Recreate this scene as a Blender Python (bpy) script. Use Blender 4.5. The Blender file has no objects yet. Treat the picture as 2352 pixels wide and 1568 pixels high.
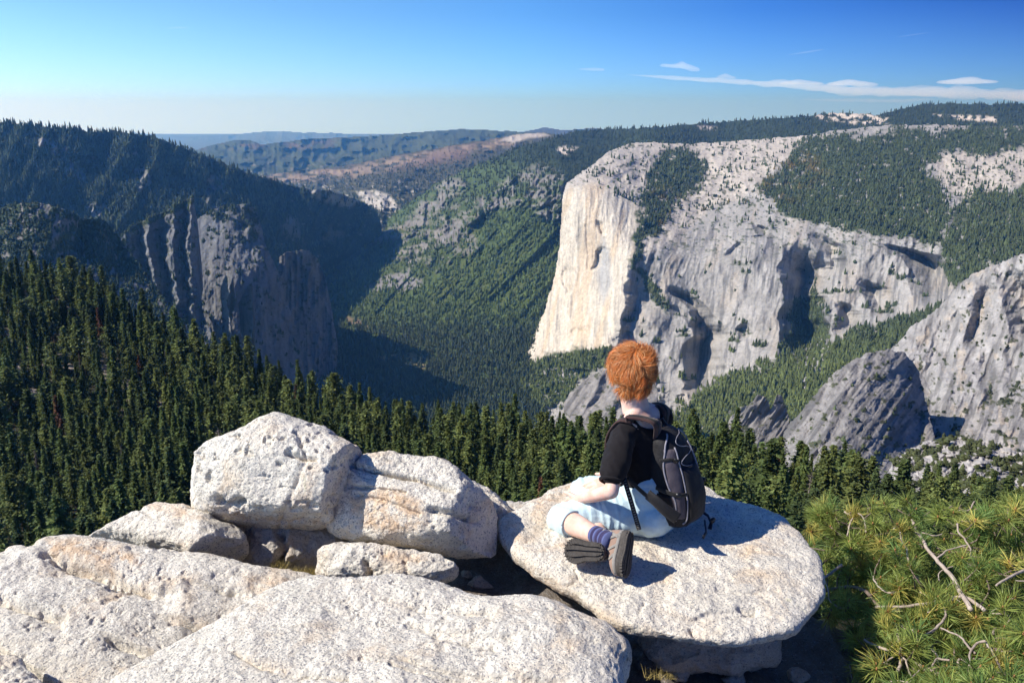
import bpy, math, random
import numpy as np
from mathutils import Vector, Matrix

# ------------------------------------------------------------------ camera, sky, sun, exposure
SC = bpy.context.scene
PITCH = math.radians(15.4)
FPX = 1895.0                      # focal length in pixels of a 2352 px wide picture
SUN_EL = math.radians(43.5)
SUN_H = (-0.985, -0.17)           # horizontal direction towards the sun (left, a touch behind)
cam_data = bpy.data.cameras.new("camera")
cam = bpy.data.objects.new("camera", cam_data)
SC.collection.objects.link(cam)
cam.rotation_euler = (math.pi / 2 - PITCH, 0, 0)
cam_data.sensor_width = 36.0
cam_data.lens = 36.0 * FPX / 2352.0
cam_data.clip_start = 0.05
cam_data.clip_end = 400000.0
SC.camera = cam

SUN_DIR = Vector((SUN_H[0] * math.cos(SUN_EL), SUN_H[1] * math.cos(SUN_EL), math.sin(SUN_EL))).normalized()
world = bpy.data.worlds.new("World")
SC.world = world
world.use_nodes = True
wn = world.node_tree
wn.nodes.clear()
sky = wn.nodes.new("ShaderNodeTexSky")
sky.sky_type = 'NISHITA'
sky.sun_disc = False
sky.sun_elevation = SUN_EL
sky.sun_rotation = math.atan2(SUN_H[0], SUN_H[1])
sky.altitude = 1800.0
sky.air_density = 1.0
sky.dust_density = 0.6
sky.ozone_density = 2.5
bgn = wn.nodes.new("ShaderNodeBackground")
bgn.inputs[1].default_value = 0.10
won = wn.nodes.new("ShaderNodeOutputWorld")
# the sky away from the sun is a deeper, more saturated blue than towards it
tcw = wn.nodes.new("ShaderNodeTexCoord")
dotn = wn.nodes.new("ShaderNodeVectorMath"); dotn.operation = 'DOT_PRODUCT'
dotn.inputs[1].default_value = (-0.93, 0.25, 0.0)
wn.links.new(tcw.outputs["Generated"], dotn.inputs[0])
mrw = wn.nodes.new("ShaderNodeMapRange")
mrw.inputs[1].default_value = -0.55; mrw.inputs[2].default_value = 0.75
wn.links.new(dotn.outputs["Value"], mrw.inputs[0])
def wramp(stops):
    r_ = wn.nodes.new("ShaderNodeValToRGB")
    while len(r_.color_ramp.elements) < len(stops): r_.color_ramp.elements.new(0.5)
    for e_, (p_, c_) in zip(r_.color_ramp.elements, stops):
        e_.position = p_; e_.color = c_ + (1,)
    wn.links.new(mrw.outputs[0], r_.inputs[0])
    return r_
high = wramp([(0.22, (0.04, 0.14, 0.56)), (0.42, (0.13, 0.38, 0.98)), (0.61, (0.33, 0.70, 1.25)), (0.95, (0.70, 1.04, 1.28))])
low = wramp([(0.22, (0.26, 0.52, 1.05)), (0.61, (0.56, 1.0, 1.9)), (0.95, (0.95, 1.36, 2.3))])
sep = wn.nodes.new("ShaderNodeSeparateXYZ"); wn.links.new(tcw.outputs["Generated"], sep.inputs[0])
mrz = wn.nodes.new("ShaderNodeMapRange"); mrz.inputs[1].default_value = -0.01; mrz.inputs[2].default_value = 0.11
wn.links.new(sep.outputs[2], mrz.inputs[0])
mz = wn.nodes.new("ShaderNodeMix"); mz.data_type = 'RGBA'
wn.links.new(low.outputs[0], mz.inputs[6])
wn.links.new(mrz.outputs[0], mz.inputs[0]); wn.links.new(high.outputs[0], mz.inputs[7])
mxz = wn.nodes.new("ShaderNodeMath"); mxz.operation = 'MAXIMUM'; mxz.inputs[1].default_value = 0.006     # below the horizon: the pale horizon air goes on
wn.links.new(sep.outputs[2], mxz.inputs[0])
cbz = wn.nodes.new("ShaderNodeCombineXYZ")
for i_ in (0, 1): wn.links.new(sep.outputs[i_], cbz.inputs[i_])
wn.links.new(mxz.outputs[0], cbz.inputs[2]); wn.links.new(cbz.outputs[0], sky.inputs[0])
mw = wn.nodes.new("ShaderNodeMix"); mw.data_type = 'RGBA'; mw.blend_type = 'MULTIPLY'; mw.inputs[0].default_value = 1.0
wn.links.new(sky.outputs[0], mw.inputs[6]); wn.links.new(mz.outputs[2], mw.inputs[7])
wn.links.new(mw.outputs[2], bgn.inputs[0])
wn.links.new(bgn.outputs[0], won.inputs[0])

sun_data = bpy.data.lights.new("sun", 'SUN')
sun_data.energy = 4.8
sun_data.angle = math.radians(0.5)
sun_data.color = (1.0, 0.95, 0.88)
sun = bpy.data.objects.new("sun", sun_data)
SC.collection.objects.link(sun)
sun.rotation_euler = SUN_DIR.to_track_quat('Z', 'Y').to_euler()

SC.view_settings.view_transform = 'Standard'
SC.view_settings.look = 'None'
SC.view_settings.gamma = 1.0
SC.view_settings.exposure = 0.48
SC.render.engine = 'CYCLES'
SC.cycles.use_denoising = True
SC.cycles.max_bounces = 6
SC.cycles.diffuse_bounces = 3
SC.cycles.transparent_max_bounces = 12
SC.cycles.volume_bounces = 3

# ------------------------------------------------------------------ helpers
rng = np.random.default_rng(7)
CT, ST = math.cos(PITCH), math.sin(PITCH)

def ray(px, py):
    """direction through a picture point, scaled so that y = 1"""
    x = (np.asarray(px, float) - 1176.0) / FPX
    y = (784.0 - np.asarray(py, float)) / FPX
    ry = CT + y * ST
    rz = -ST + y * CT
    return np.stack([x / ry, np.ones_like(ry + x), rz / ry + 0 * x], -1)

def P(px, py, d):
    r = ray(px, py)
    return r * np.asarray(d, float)[..., None]

def V(px, py, d):
    return Vector(P(px, py, d).tolist())

def to_px(p):
    p = np.asarray(p, float)
    f = p[..., 1] * CT - p[..., 2] * ST
    u = p[..., 1] * ST + p[..., 2] * CT
    return 1176.0 + FPX * p[..., 0] / f, 784.0 - FPX * u / f

_perm = np.random.default_rng(11).permutation(4096)
_vals = np.random.default_rng(12).random(4096) * 2 - 1

def vnoise(x, y, z=0.0, seed=0):
    x = np.asarray(x, float) + seed * 17.31; y = np.asarray(y, float) + seed * 5.77
    z = np.asarray(z, float) + np.zeros_like(x) + seed * 9.13
    xi = np.floor(x).astype(np.int64); yi = np.floor(y).astype(np.int64); zi = np.floor(z).astype(np.int64)
    fx = x - xi; fy = y - yi; fz = z - zi
    fx = fx * fx * fx * (fx * (fx * 6 - 15) + 10); fy = fy * fy * fy * (fy * (fy * 6 - 15) + 10); fz = fz * fz * fz * (fz * (fz * 6 - 15) + 10)
    def h(a, b, c):
        return _vals[_perm[(_perm[(_perm[a & 4095] + b) & 4095] + c) & 4095]]
    r = 0
    for dx in (0, 1):
        wx = fx if dx else 1 - fx
        for dy in (0, 1):
            wy = fy if dy else 1 - fy
            for dz in (0, 1):
                wz = fz if dz else 1 - fz
                r = r + h(xi + dx, yi + dy, zi + dz) * wx * wy * wz
    return r

def fbm(x, y, z=0.0, oct=4, seed=0, gain=0.5, lac=2.03):
    a, s, n = 1.0, 0.0, 0.0
    for k in range(oct):
        s = s + a * vnoise(np.asarray(x) * lac ** k, np.asarray(y) * lac ** k, np.asarray(z) * lac ** k, seed + k)
        n += a; a *= gain
    return s / n

def ridged(x, y, z=0.0, oct=4, seed=0, gain=0.5):
    a, s, n = 1.0, 0.0, 0.0
    for k in range(oct):
        s = s + a * (1 - 2 * np.abs(vnoise(np.asarray(x) * 2.03 ** k, np.asarray(y) * 2.03 ** k, np.asarray(z) * 2.03 ** k, seed + k)))
        n += a; a *= gain
    return s / n

def sstep(a, b, x):
    t = np.clip((x - a) / (b - a), 0, 1)
    return t * t * (3 - 2 * t)

def in_poly(px, py, poly):
    inside = np.zeros(px.shape, bool)
    n = len(poly)
    for i in range(n):
        x0, y0 = poly[i][:2]; x1, y1 = poly[(i + 1) % n][:2]
        if y0 == y1: continue
        c = ((y0 > py) != (y1 > py)) & (px < (x1 - x0) * (py - y0) / (y1 - y0) + x0)
        inside ^= c
    return inside

def seg_dist(px, py, pts, closed=False):
    best = np.full(px.shape, 1e9); tt = np.zeros(px.shape); side = np.zeros(px.shape)
    n = len(pts)
    for i in range(n if closed else n - 1):
        x0, y0 = pts[i][:2]; x1, y1 = pts[(i + 1) % n][:2]
        dx, dy = x1 - x0, y1 - y0
        L = dx * dx + dy * dy + 1e-9
        t = np.clip(((px - x0) * dx + (py - y0) * dy) / L, 0, 1)
        ex = px - x0 - t * dx; ey = py - y0 - t * dy
        d = np.hypot(ex, ey)
        m = d < best
        best = np.where(m, d, best); tt = np.where(m, (i + t) / max(1, n - 1), tt)
        side = np.where(m, np.sign(ex * -dy + ey * dx), side)
    return best, tt, side

def soft_poly(px, py, poly, soft=10):
    d, _, _ = seg_dist(px, py, poly, True)
    s = np.where(in_poly(px, py, poly), d, -d)
    return sstep(-soft, soft, s)

def C(*a): return np.array(a, float)
def blend(base, other, m):
    return base * (1 - m[..., None]) + other * m[..., None]

def full(gx, c): return np.zeros(gx.shape + (3,)) + c

def put(o, label=None, cat=None, group=None, kind=None):
    if label: o["label"] = label
    if cat: o["category"] = cat
    if group: o["group"] = group
    if kind: o["kind"] = kind
    return o

def mesh_obj(name, verts, faces, mat=None, parent=None, smooth=True, colors=None, attrs=None):
    """verts (n,3); faces: list of (m,k) int arrays or one array"""
    me = bpy.data.meshes.new(name)
    verts = np.asarray(verts, np.float32)
    if isinstance(faces, np.ndarray): faces = [faces]
    faces = [np.asarray(f, np.int32) for f in faces if len(f)]
    nl = sum(f.size for f in faces); nf = sum(len(f) for f in faces)
    me.vertices.add(len(verts)); me.vertices.foreach_set("co", verts.ravel())
    me.loops.add(nl); me.loops.foreach_set("vertex_index", np.concatenate([f.ravel() for f in faces]))
    me.polygons.add(nf)
    tot = np.concatenate([np.full(len(f), f.shape[1], np.int32) for f in faces])
    start = np.concatenate([[0], np.cumsum(tot)[:-1]]).astype(np.int32)
    me.polygons.foreach_set("loop_start", start)
    me.polygons.foreach_set("loop_total", tot)
    me.polygons.foreach_set("use_smooth", np.full(nf, smooth, bool))
    me.update(calc_edges=True)
    if colors is not None:
        at = me.color_attributes.new("tint", 'FLOAT_COLOR', 'POINT')
        c = np.ones((len(verts), 4), np.float32); c[:, :3] = colors
        at.data.foreach_set("color", c.ravel())
    for k, v in (attrs or {}).items():
        at = me.attributes.new(k, 'FLOAT', 'POINT')
        at.data.foreach_set("value", np.asarray(v, np.float32))
    me.validate()
    o = bpy.data.objects.new(name, me)
    SC.collection.objects.link(o)
    if mat: me.materials.append(mat)
    if parent: o.parent = parent
    return o

def empty(name, loc=(0, 0, 0), parent=None):
    o = bpy.data.objects.new(name, None)
    o.empty_display_size = 0.1
    SC.collection.objects.link(o)
    o.location = loc
    if parent: o.parent = parent
    return o

# ------------------------------------------------------------------ materials
def new_mat(name):
    m = bpy.data.materials.new(name)
    m.use_nodes = True
    nt = m.node_tree
    b = nt.nodes["Principled BSDF"]
    b.inputs["Roughness"].default_value = 0.85
    b.inputs["Specular IOR Level"].default_value = 0.25
    return m, nt, b

def N(nt, t, **kw):
    n = nt.nodes.new(t)
    for k, v in kw.items(): setattr(n, k, v)
    return n

def noise_node(nt, scale, detail=6, rough=0.6, coord='Object', vec=None, dist=0.0):
    n = N(nt, "ShaderNodeTexNoise")
    n.inputs["Scale"].default_value = scale
    n.inputs["Detail"].default_value = detail
    n.inputs["Roughness"].default_value = rough
    n.inputs["Distortion"].default_value = dist
    if vec is None:
        tc = N(nt, "ShaderNodeTexCoord"); vec = tc.outputs[coord]
    nt.links.new(vec, n.inputs["Vector"])
    return n

def ramp(nt, fac, stops):
    r = N(nt, "ShaderNodeValToRGB")
    el = r.color_ramp.elements
    while len(el) < len(stops): el.new(0.5)
    for e, (p, c) in zip(el, stops):
        e.position = p; e.color = (c[0], c[1], c[2], 1) if hasattr(c, '__len__') else (c, c, c, 1)
    nt.links.new(fac, r.inputs[0])
    return r

def mixc(nt, mode, fac, a, b):
    m = N(nt, "ShaderNodeMix", data_type='RGBA', blend_type=mode)
    for sock, v in ((m.inputs[0], fac), (m.inputs[6], a), (m.inputs[7], b)):
        if hasattr(v, 'links'): nt.links.new(v, sock)
        elif hasattr(v, '__len__'): sock.default_value = (v[0], v[1], v[2], 1)
        else: sock.default_value = v
    return m.outputs[2]

def mat_terrain():
    m, nt, b = new_mat("terrain_surface")
    a = N(nt, "ShaderNodeAttribute", attribute_name="tint")
    n = noise_node(nt, 0.06, 5, 0.65)
    r = ramp(nt, n.outputs[0], [(0.25, 0.72), (0.75, 1.25)])
    c = mixc(nt, 'MULTIPLY', 1.0, a.outputs[0], r.outputs[0])
    nt.links.new(c, b.inputs["Base Color"])
    b.inputs["Roughness"].default_value = 0.95
    b.inputs["Specular IOR Level"].default_value = 0.1
    n2 = noise_node(nt, 0.05, 8, 0.7)
    bp = N(nt, "ShaderNodeBump"); bp.inputs["Strength"].default_value = 0.6; bp.inputs["Distance"].default_value = 8.0
    nt.links.new(n2.outputs[0], bp.inputs["Height"])
    nt.links.new(bp.outputs[0], b.inputs["Normal"])
    return m
M_TERR = mat_terrain()

def mat_leaf(name, attr="tint", rough=0.75, transl=0.0):
    m, nt, b = new_mat(name)
    a = N(nt, "ShaderNodeAttribute", attribute_name=attr)
    oi = N(nt, "ShaderNodeObjectInfo")
    r = ramp(nt, oi.outputs["Random"], [(0.0, 0.75), (1.0, 1.3)])
    c = mixc(nt, 'MULTIPLY', 1.0, a.outputs[0], r.outputs[0])
    nt.links.new(c, b.inputs["Base Color"])
    b.inputs["Roughness"].default_value = rough
    b.inputs["Specular IOR Level"].default_value = 0.2
    if transl:
        tr = N(nt, "ShaderNodeBsdfTranslucent"); nt.links.new(c, tr.inputs[0])
        mx = N(nt, "ShaderNodeMixShader"); mx.inputs[0].default_value = transl
        out = nt.nodes["Material Output"]
        nt.links.new(b.outputs[0], mx.inputs[1]); nt.links.new(tr.outputs[0], mx.inputs[2]); nt.links.new(mx.outputs[0], out.inputs[0])
    return m
M_FAR = mat_leaf("far_forest_foliage")
# ------------------------------------------------------------------ terrain sheets
def interp_depth(ctrl, px, py):
    """thin-plate interpolation of log distance"""
    c = np.array(ctrl, float)
    X = c[:, :2] / 1000.0; y = np.log(c[:, 2])
    n = len(X)
    def phi(r2): return 0.5 * r2 * np.log(r2 + 1e-12)
    d2 = ((X[:, None] - X[None]) ** 2).sum(-1)
    A = np.zeros((n + 3, n + 3)); A[:n, :n] = phi(d2) + np.eye(n) * 1e-4
    A[:n, n] = 1; A[:n, n + 1:] = X; A[n, :n] = 1; A[n + 1:, :n] = X.T
    w = np.linalg.solve(A, np.concatenate([y, [0, 0, 0]]))
    out = np.zeros(px.shape) + w[n] + w[n + 1] * px / 1000 + w[n + 2] * py / 1000
    for i in range(n):
        out += w[i] * phi((px / 1000 - X[i, 0]) ** 2 + (py / 1000 - X[i, 1]) ** 2)
    return np.exp(out)

LAYERS = {}
class Layer: pass

def terrain(name, poly, ctrl, step, relief, color, label=None, edge_noise=3.0, back=0.12, edge_round=0.0, features=None, cat=None, kind='structure'):
    """a landform sheet: outline as seen, its distances, its own relief; closed away from the viewer"""
    pl = np.array(poly, float)
    x0, y0 = pl.min(0) - 4; x1, y1 = pl.max(0) + 4
    xs = np.arange(x0, x1, step); ys = np.arange(y0, y1, step)
    gx, gy = np.meshgrid(xs, ys)
    seed = abs(hash(name)) % 1 + sum(map(ord, name)) % 97
    # natural edge
    wx = gx + edge_noise * fbm(gx / 14, gy / 14, 0, 4, seed + 3)
    wy = gy + edge_noise * fbm(gx / 14, gy / 14, 5.5, 4, seed + 5)
    inside = in_poly(wx, wy, poly)
    D = interp_depth(ctrl, gx, gy)
    ed, _, _ = seg_dist(wx, wy, poly, True)
    dd = relief(gx, gy, D)
    if edge_round:
        dd = dd + edge_round * np.exp(-ed / 14.0)
    D2 = D + dd
    pts = P(gx, gy, D2)
    col = color(gx, gy, D2, wx, wy)
    idx = -np.ones(gx.shape, int)
    cell = inside[:-1, :-1] & inside[1:, :-1] & inside[:-1, 1:] & inside[1:, 1:]
    used = np.zeros(gx.shape, bool)
    used[:-1, :-1] |= cell; used[1:, :-1] |= cell; used[:-1, 1:] |= cell; used[1:, 1:] |= cell
    idx[used] = np.arange(used.sum())
    a = idx[:-1, :-1][cell]; b = idx[:-1, 1:][cell]; c = idx[1:, 1:][cell]; d = idx[1:, :-1][cell]
    quads = np.stack([a, d, c, b], -1)
    verts = pts[used]; cols = col[used]
    # back side: edges that belong to one cell are drawn away and down
    e = np.concatenate([quads[:, [0, 1]], quads[:, [1, 2]], quads[:, [2, 3]], quads[:, [3, 0]]])
    key = np.sort(e, 1); key = key[:, 0].astype(np.int64) * len(verts) + key[:, 1]
    u, inv, cnt = np.unique(key, return_inverse=True, return_counts=True)
    be = e[cnt[inv] == 1]
    bv = np.unique(be)
    m = -np.ones(len(verts), int); m[bv] = np.arange(len(bv)) + len(verts)
    bpos = verts[bv] * (1 + back); bpos[:, 2] -= back * 0.6 * np.abs(verts[bv][:, 1])
    skirt = np.stack([be[:, 1], be[:, 0], m[be[:, 0]], m[be[:, 1]]], -1)
    o = mesh_obj(name, np.concatenate([verts, bpos]), [np.concatenate([quads, skirt])], M_TERR, colors=np.concatenate([cols, cols[bv]]))
    put(o, label, cat, None, kind)
    L = Layer(); L.D = D2; L.xs = xs; L.ys = ys; L.inside = used; L.step = step; L.obj = o; L.gx = gx; L.gy = gy
    L.pts = pts
    LAYERS[name] = L
    return L

def groove(gx, gy, pts, w, amp):
    """symmetrical furrow (amp > 0 goes away from the viewer) along a line"""
    d, t, s = seg_dist(gx, gy, pts)
    return amp * np.exp(-(d / w) ** 2)

def saw(gx, gy, pts, wr, wl, amp, ends=True):
    """a break running along pts: within wr to the right the surface steps back (turned from the sun), then over wl comes forward again"""
    d, t, s = seg_dist(gx, gy, pts)
    ys_ = np.array([p[1] for p in pts], float); xs_ = np.array([p[0] for p in pts], float)
    o = np.argsort(ys_)
    lo, hi = ys_.min(), ys_.max()
    k = wr + wl
    lx = np.interp(gy, ys_[o], xs_[o]) + 0.22 * k * fbm(gx / (k * 2.5), gy / (k * 0.45), 0, 4, int(xs_[0]) % 50)
    sx = gx - lx
    wr = wr * (1 + 0.35 * fbm(gy / (k * 0.6), 0 * gy + xs_[0], 0, 3, 9)); wl = wl * (1 + 0.4 * fbm(gy / (k * 0.8), 0 * gy + xs_[0], 0, 3, 19))
    v = np.clip(sx / wr, 0, 1) * (sx <= wr) + np.clip(1 - (sx - wr) / wl, 0, 1) * (sx > wr)
    v = np.where(sx < 0, 0, v)
    e = max(10, 0.3 * (hi - lo))
    f = sstep(lo - e * 0.4, lo + e * 0.6, gy - 0.35 * np.clip(sx, 0, k)) * (1 - sstep(hi - e * 0.6, hi + e * 0.4, gy + 0.1 * sx))
    return amp * v * f

FOREST = C(0.030, 0.042, 0.018)
FOREST_F = C(0.032, 0.045, 0.024)
GRAN = C(0.42, 0.40, 0.37)
GRAN_D = C(0.20, 0.195, 0.19)


# ---- plain beyond everything
pl = [(-69000, -2400), (69000, -2400), (69000, 63000), (-69000, 63000)]
gv = np.array([(x, y, -1420.0) for x, y in pl])
ground = mesh_obj("ground", gv, np.array([[0, 1, 2, 3]]), M_TERR, colors=np.zeros((4, 3)) + C(0.10, 0.11, 0.08))
put(ground, "wide lowland ground running out to the horizon", None, None, 'structure')

# ---- far pale ranges
def rel_far(a, w, seed):
    return lambda gx, gy, D: a * ridged(gx / w, gy / (w * 0.6), 0, 4, seed) * -1
def col_plain(c, v=0.25, w=30, seed=2):
    def f(gx, gy, D, wx, wy):
        return full(gx, c) * (1 + v * fbm(gx / w, gy / w * 1.6, 0, 4, seed))[..., None]
    return f
terrain("far_range", [(300, 302), (360, 309), (430, 314), (520, 309), (600, 302), (650, 300), (700, 304), (760, 304), (820, 309), (870, 311), (1000, 312), (1000, 352), (300, 352)],
        [(300, 305, 62000), (600, 300, 56000), (1000, 310, 56000), (300, 350, 40000), (1000, 350, 40000)], 2.0,
        rel_far(2500, 30, 3), col_plain(C(0.09, 0.10, 0.06)), label=None, edge_noise=1.0, back=0.05)
terrain("far_peak_hill", [(1140, 312), (1190, 303), (1225, 298), (1250, 291), (1272, 295), (1295, 299), (1340, 295), (1372, 293), (1420, 300), (1420, 330), (1140, 330)],
        [(1140, 310, 30000), (1250, 292, 29000), (1420, 300, 29000), (1140, 330, 24000), (1420, 330, 24000)], 2.0,
        rel_far(900, 24, 5), col_plain(C(0.06, 0.06, 0.05)), edge_noise=1.0, back=0.05)
def col_fh(gx, gy, D, wx, wy):
    c = full(gx, C(0.052, 0.062, 0.030)) * (1 + 0.5 * fbm(gx / 16, gy / 9, 0, 4, 3))[..., None]
    m = sstep(0.25, 0.5, fbm(gx / 9, gy / 4, 0, 3, 21)) * sstep(340, 390, gy) * (1 - sstep(820, 960, gx))
    c = blend(c, C(0.22, 0.19, 0.15), m * 0.6)
    m = sstep(0.0, 0.3, fbm(gx / 24, gy / 9, 0, 3, 31)) * (1 - sstep(690, 860, gx)) * (1 - sstep(335, 350, gy))
    return blend(c, C(0.12, 0.075, 0.05), m * 0.7)
terrain("far_hills", [(430, 352), (455, 342), (490, 331), (545, 320), (575, 321), (600, 331), (650, 326), (700, 318), (760, 316), (830, 313), (880, 310), (950, 303), (1010, 299), (1060, 296), (1110, 297), (1160, 300), (1230, 304), (1300, 308), (1300, 352), (1000, 400), (760, 430), (560, 425), (440, 380)],
        [(430, 350, 19000), (560, 322, 19000), (860, 312, 21000), (1060, 297, 21000), (1300, 308, 19000), (500, 390, 14500), (700, 425, 12500), (1000, 395, 13500), (1300, 350, 14000)], 2.0,
        rel_far(1100, 46, 8), col_fh, edge_noise=1.5, back=0.05)

def col_fm(gx, gy, D, wx, wy):
    n = fbm(gx / 30, gy / 12, 0, 5, 13)
    c = full(gx, C(0.06, 0.058, 0.036)) * (1 + 0.5 * fbm(gx / 8, gy / 5, 0, 4, 33))[..., None]
    burn = soft_poly(wx, wy + 6 * n, [(560, 402), (720, 392), (820, 378), (920, 358), (1040, 338), (1150, 318), (1190, 330), (1080, 352), (960, 378), (820, 405), (700, 420), (600, 418)], 8)
    c = blend(c, C(0.27, 0.205, 0.15) * 0.9, burn * sstep(-0.35, 0.25, fbm(gx / 16, gy / 5, 0, 4, 23)) * 0.9)
    c = blend(c, C(0.14, 0.09, 0.07), soft_poly(wx, wy, [(1010, 345), (1090, 335), (1070, 368), (960, 385), (900, 392)], 12) * 0.6)
    dome = soft_poly(wx, wy, [(1150, 322), (1180, 308), (1235, 304), (1262, 312), (1215, 318), (1180, 328)], 4)
    c = blend(c, C(0.36, 0.33, 0.30), dome)
    spots = sstep(0.3, 0.45, fbm(gx / 10, gy / 5, 0, 3, 43)) * sstep(400, 430, gy)
    c = blend(c, C(0.36, 0.34, 0.31), spots * 0.7)
    cl = soft_poly(wx, wy, [(818, 440), (860, 436), (890, 446), (905, 460), (915, 478), (940, 490), (918, 500), (860, 478), (835, 468)], 4)
    c = blend(c, C(0.38, 0.36, 0.33), cl * sstep(-0.5, 0.05, fbm(gx / 12, gy / 12, 0, 3, 47)))
    return c
def rel_fm(gx, gy, D):
    r = -260 * ridged(gx / 38, gy / 22, 0, 5, 14)
    r = r + saw(gx, gy, [(848, 436), (842, 470)], 8, 20, 110) + saw(gx, gy, [(886, 446), (880, 490)], 10, 16, 120)
    return r
terrain("mid_plateau", [(560, 412), (600, 402), (700, 390), (780, 382), (850, 368), (920, 354), (1000, 340), (1080, 326), (1150, 316), (1185, 307), (1240, 303), (1280, 308), (1340, 315), (1340, 420), (1000, 520), (860, 620), (700, 620), (560, 500)],
        [(560, 412, 12500), (850, 368, 12500), (1185, 308, 12500), (1340, 315, 11500), (600, 500, 10000), (860, 440, 9000), (860, 520, 7900), (800, 600, 7600), (1200, 400, 9500)], 1.8, rel_fm, col_fm, edge_noise=2.0, back=0.05)

# ---- the long wooded mountain on the left, turned from the sun
def rel_lm(gx, gy, D):
    s = gx + 0.5 * gy
    r = -190 * ridged(s / 95, gy / 240, 0, 3, 51) - 70 * ridged(s / 34, gy / 60, 0, 4, 54)
    r += saw(gx, gy, [(60, 330), (150, 395), (210, 430)], 60, 130, 150)
    r += saw(gx, gy, [(330, 380), (400, 455)], 50, 100, 130) + saw(gx, gy, [(830, 470), (860, 520)], 40, 120, 150)
    return r
def col_lm(gx, gy, D, wx, wy):
    c = full(gx, FOREST_F) * (1 + 0.35 * fbm(gx / 7, gy / 7, 0, 4, 61))[..., None]
    rock = 0
    for p, k in (([(60, 320), (110, 318), (160, 345), (190, 395), (195, 420), (150, 395), (110, 350)], 1), ([(300, 395), (330, 380), (350, 420), (320, 440)], .7),
              ([(190, 470), (240, 470), (262, 500), (220, 505)], 1), ([(700, 432), (760, 440), (835, 462), (800, 475), (740, 462)], 1.2), ([(480, 400), (520, 410), (515, 520), (470, 470)], .5), ([(760, 520), (790, 530), (780, 560), (740, 550)], .5),
              ([(640, 490), (680, 495), (700, 560), (650, 545)], .4)):
        rock = np.maximum(rock, k * soft_poly(wx, wy, p, 9))
    rock = rock * sstep(-0.35, 0.15, fbm(gx / 9, gy / 14, 0, 4, 67))
    c = blend(c, C(0.34, 0.33, 0.31), np.clip(rock, 0, 1))
    sp = sstep(0.42, 0.55, fbm(gx / 12, gy / 9, 0, 4, 71))
    return blend(c, C(0.22, 0.21, 0.19), sp * 0.6)
terrain("wooded_mountain_left", [(-60, 276), (0, 281), (60, 288), (150, 293), (210, 302), (270, 304), (330, 308), (380, 322), (440, 345), (500, 368), (560, 392), (620, 412), (680, 428), (760, 438), (820, 456), (845, 470), (868, 490), (878, 515), (840, 548), (790, 585), (742, 606), (742, 760), (-60, 760)],
        [(-60, 280, 4600), (300, 306, 5300), (560, 392, 6000), (760, 440, 6600), (870, 500, 7300), (742, 600, 7000), (-60, 500, 3800), (300, 500, 4400), (560, 520, 5300), (700, 700, 5600), (-60, 740, 3500), (300, 700, 4000)], 1.8,
        rel_lm, col_lm, edge_noise=3.0, back=0.08)

# ---- valley floor and the green northern slope up to the plateau rim
def crag(gx, gy, wx, wy):
    m = 0
    for p, k in (([(980, 440), (1000, 425), (1020, 405), (1060, 410), (1075, 430), (1040, 455), (1010, 490), (960, 540), (880, 560), (850, 560), (855, 540), (900, 520), (950, 490)], 1.0),
                 ([(1040, 470), (1110, 450), (1180, 400), (1240, 375), (1300, 400), (1300, 460), (1240, 480), (1190, 470), (1150, 480), (1110, 500), (1080, 520), (1040, 560), (960, 590), (900, 600), (890, 590), (960, 540), (1000, 510)], 1.0),
                 ([(1040, 520), (1090, 520), (1100, 580), (1060, 590), (1030, 570)], .8), ([(970, 560), (1010, 560), (990, 610), (960, 600)], .8),
                 ([(1230, 490), (1290, 455), (1290, 500), (1270, 520)], 1.0), ([(1010, 590), (1050, 580), (1050, 600), (1000, 625)], .7)):
        m = np.maximum(m, k * soft_poly(wx, wy, p, 9))
    return m
TALUS = [[(940, 540), (962, 528), (905, 580), (885, 588)], [(830, 660), (870, 640), (930, 620), (960, 600), (935, 640), (860, 670)], [(880, 655), (930, 635), (970, 640), (975, 655), (920, 672)],
         [(1020, 545), (1060, 510), (1065, 515), (1020, 555), (980, 580)], [(930, 600), (980, 585), (940, 612)]]
def rel_gs(gx, gy, D):
    sl = (gx - 0.0) + (gy - 0.0) * 0.95            # lines running down to the lower left keep a constant value
    up = sstep(330, 430, gy + (1290 - gx) * 0.30)
    fl = 1 - sstep(640, 800, gy)
    r = -62 * ridged(sl / 34, gy / 300, 0, 3, 81) * up * (0.25 + fl) - 22 * ridged(sl / 12, gy / 110, 0, 3, 83) * up * (0.3 + fl)
    r = r - 22 * fbm(gx / 11, gy / 9, 0, 4, 86) * up * (0.35 + fl)
    cm = crag(gx, gy, gx + 4 * fbm(gx / 12, gy / 12, 0, 3, 88), gy)
    r = r - cm * (70 + 150 * ridged(gx / 26, gy / 44, 0, 4, 84)) 
    r = r - (1 - up) * 120 * ridged(gx / 120, gy / 26, 0, 3, 85)
    for l, a in (([(1090, 430), (1088, 480)], 90), ([(1212, 395), (1205, 440)], 120), ([(1255, 385), (1250, 430)], 80), ([(1130, 470), (1122, 520), (1105, 560)], 90), ([(1030, 430), (1000, 480)], 60), ([(1140, 440), (1135, 480)], 60)):
        r = r + saw(gx, gy, l, 20, 26, a)
    return r * np.where(gy > 700, 0.35 + 0.65 * (1 - sstep(700, 820, gy)), 1)
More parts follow.
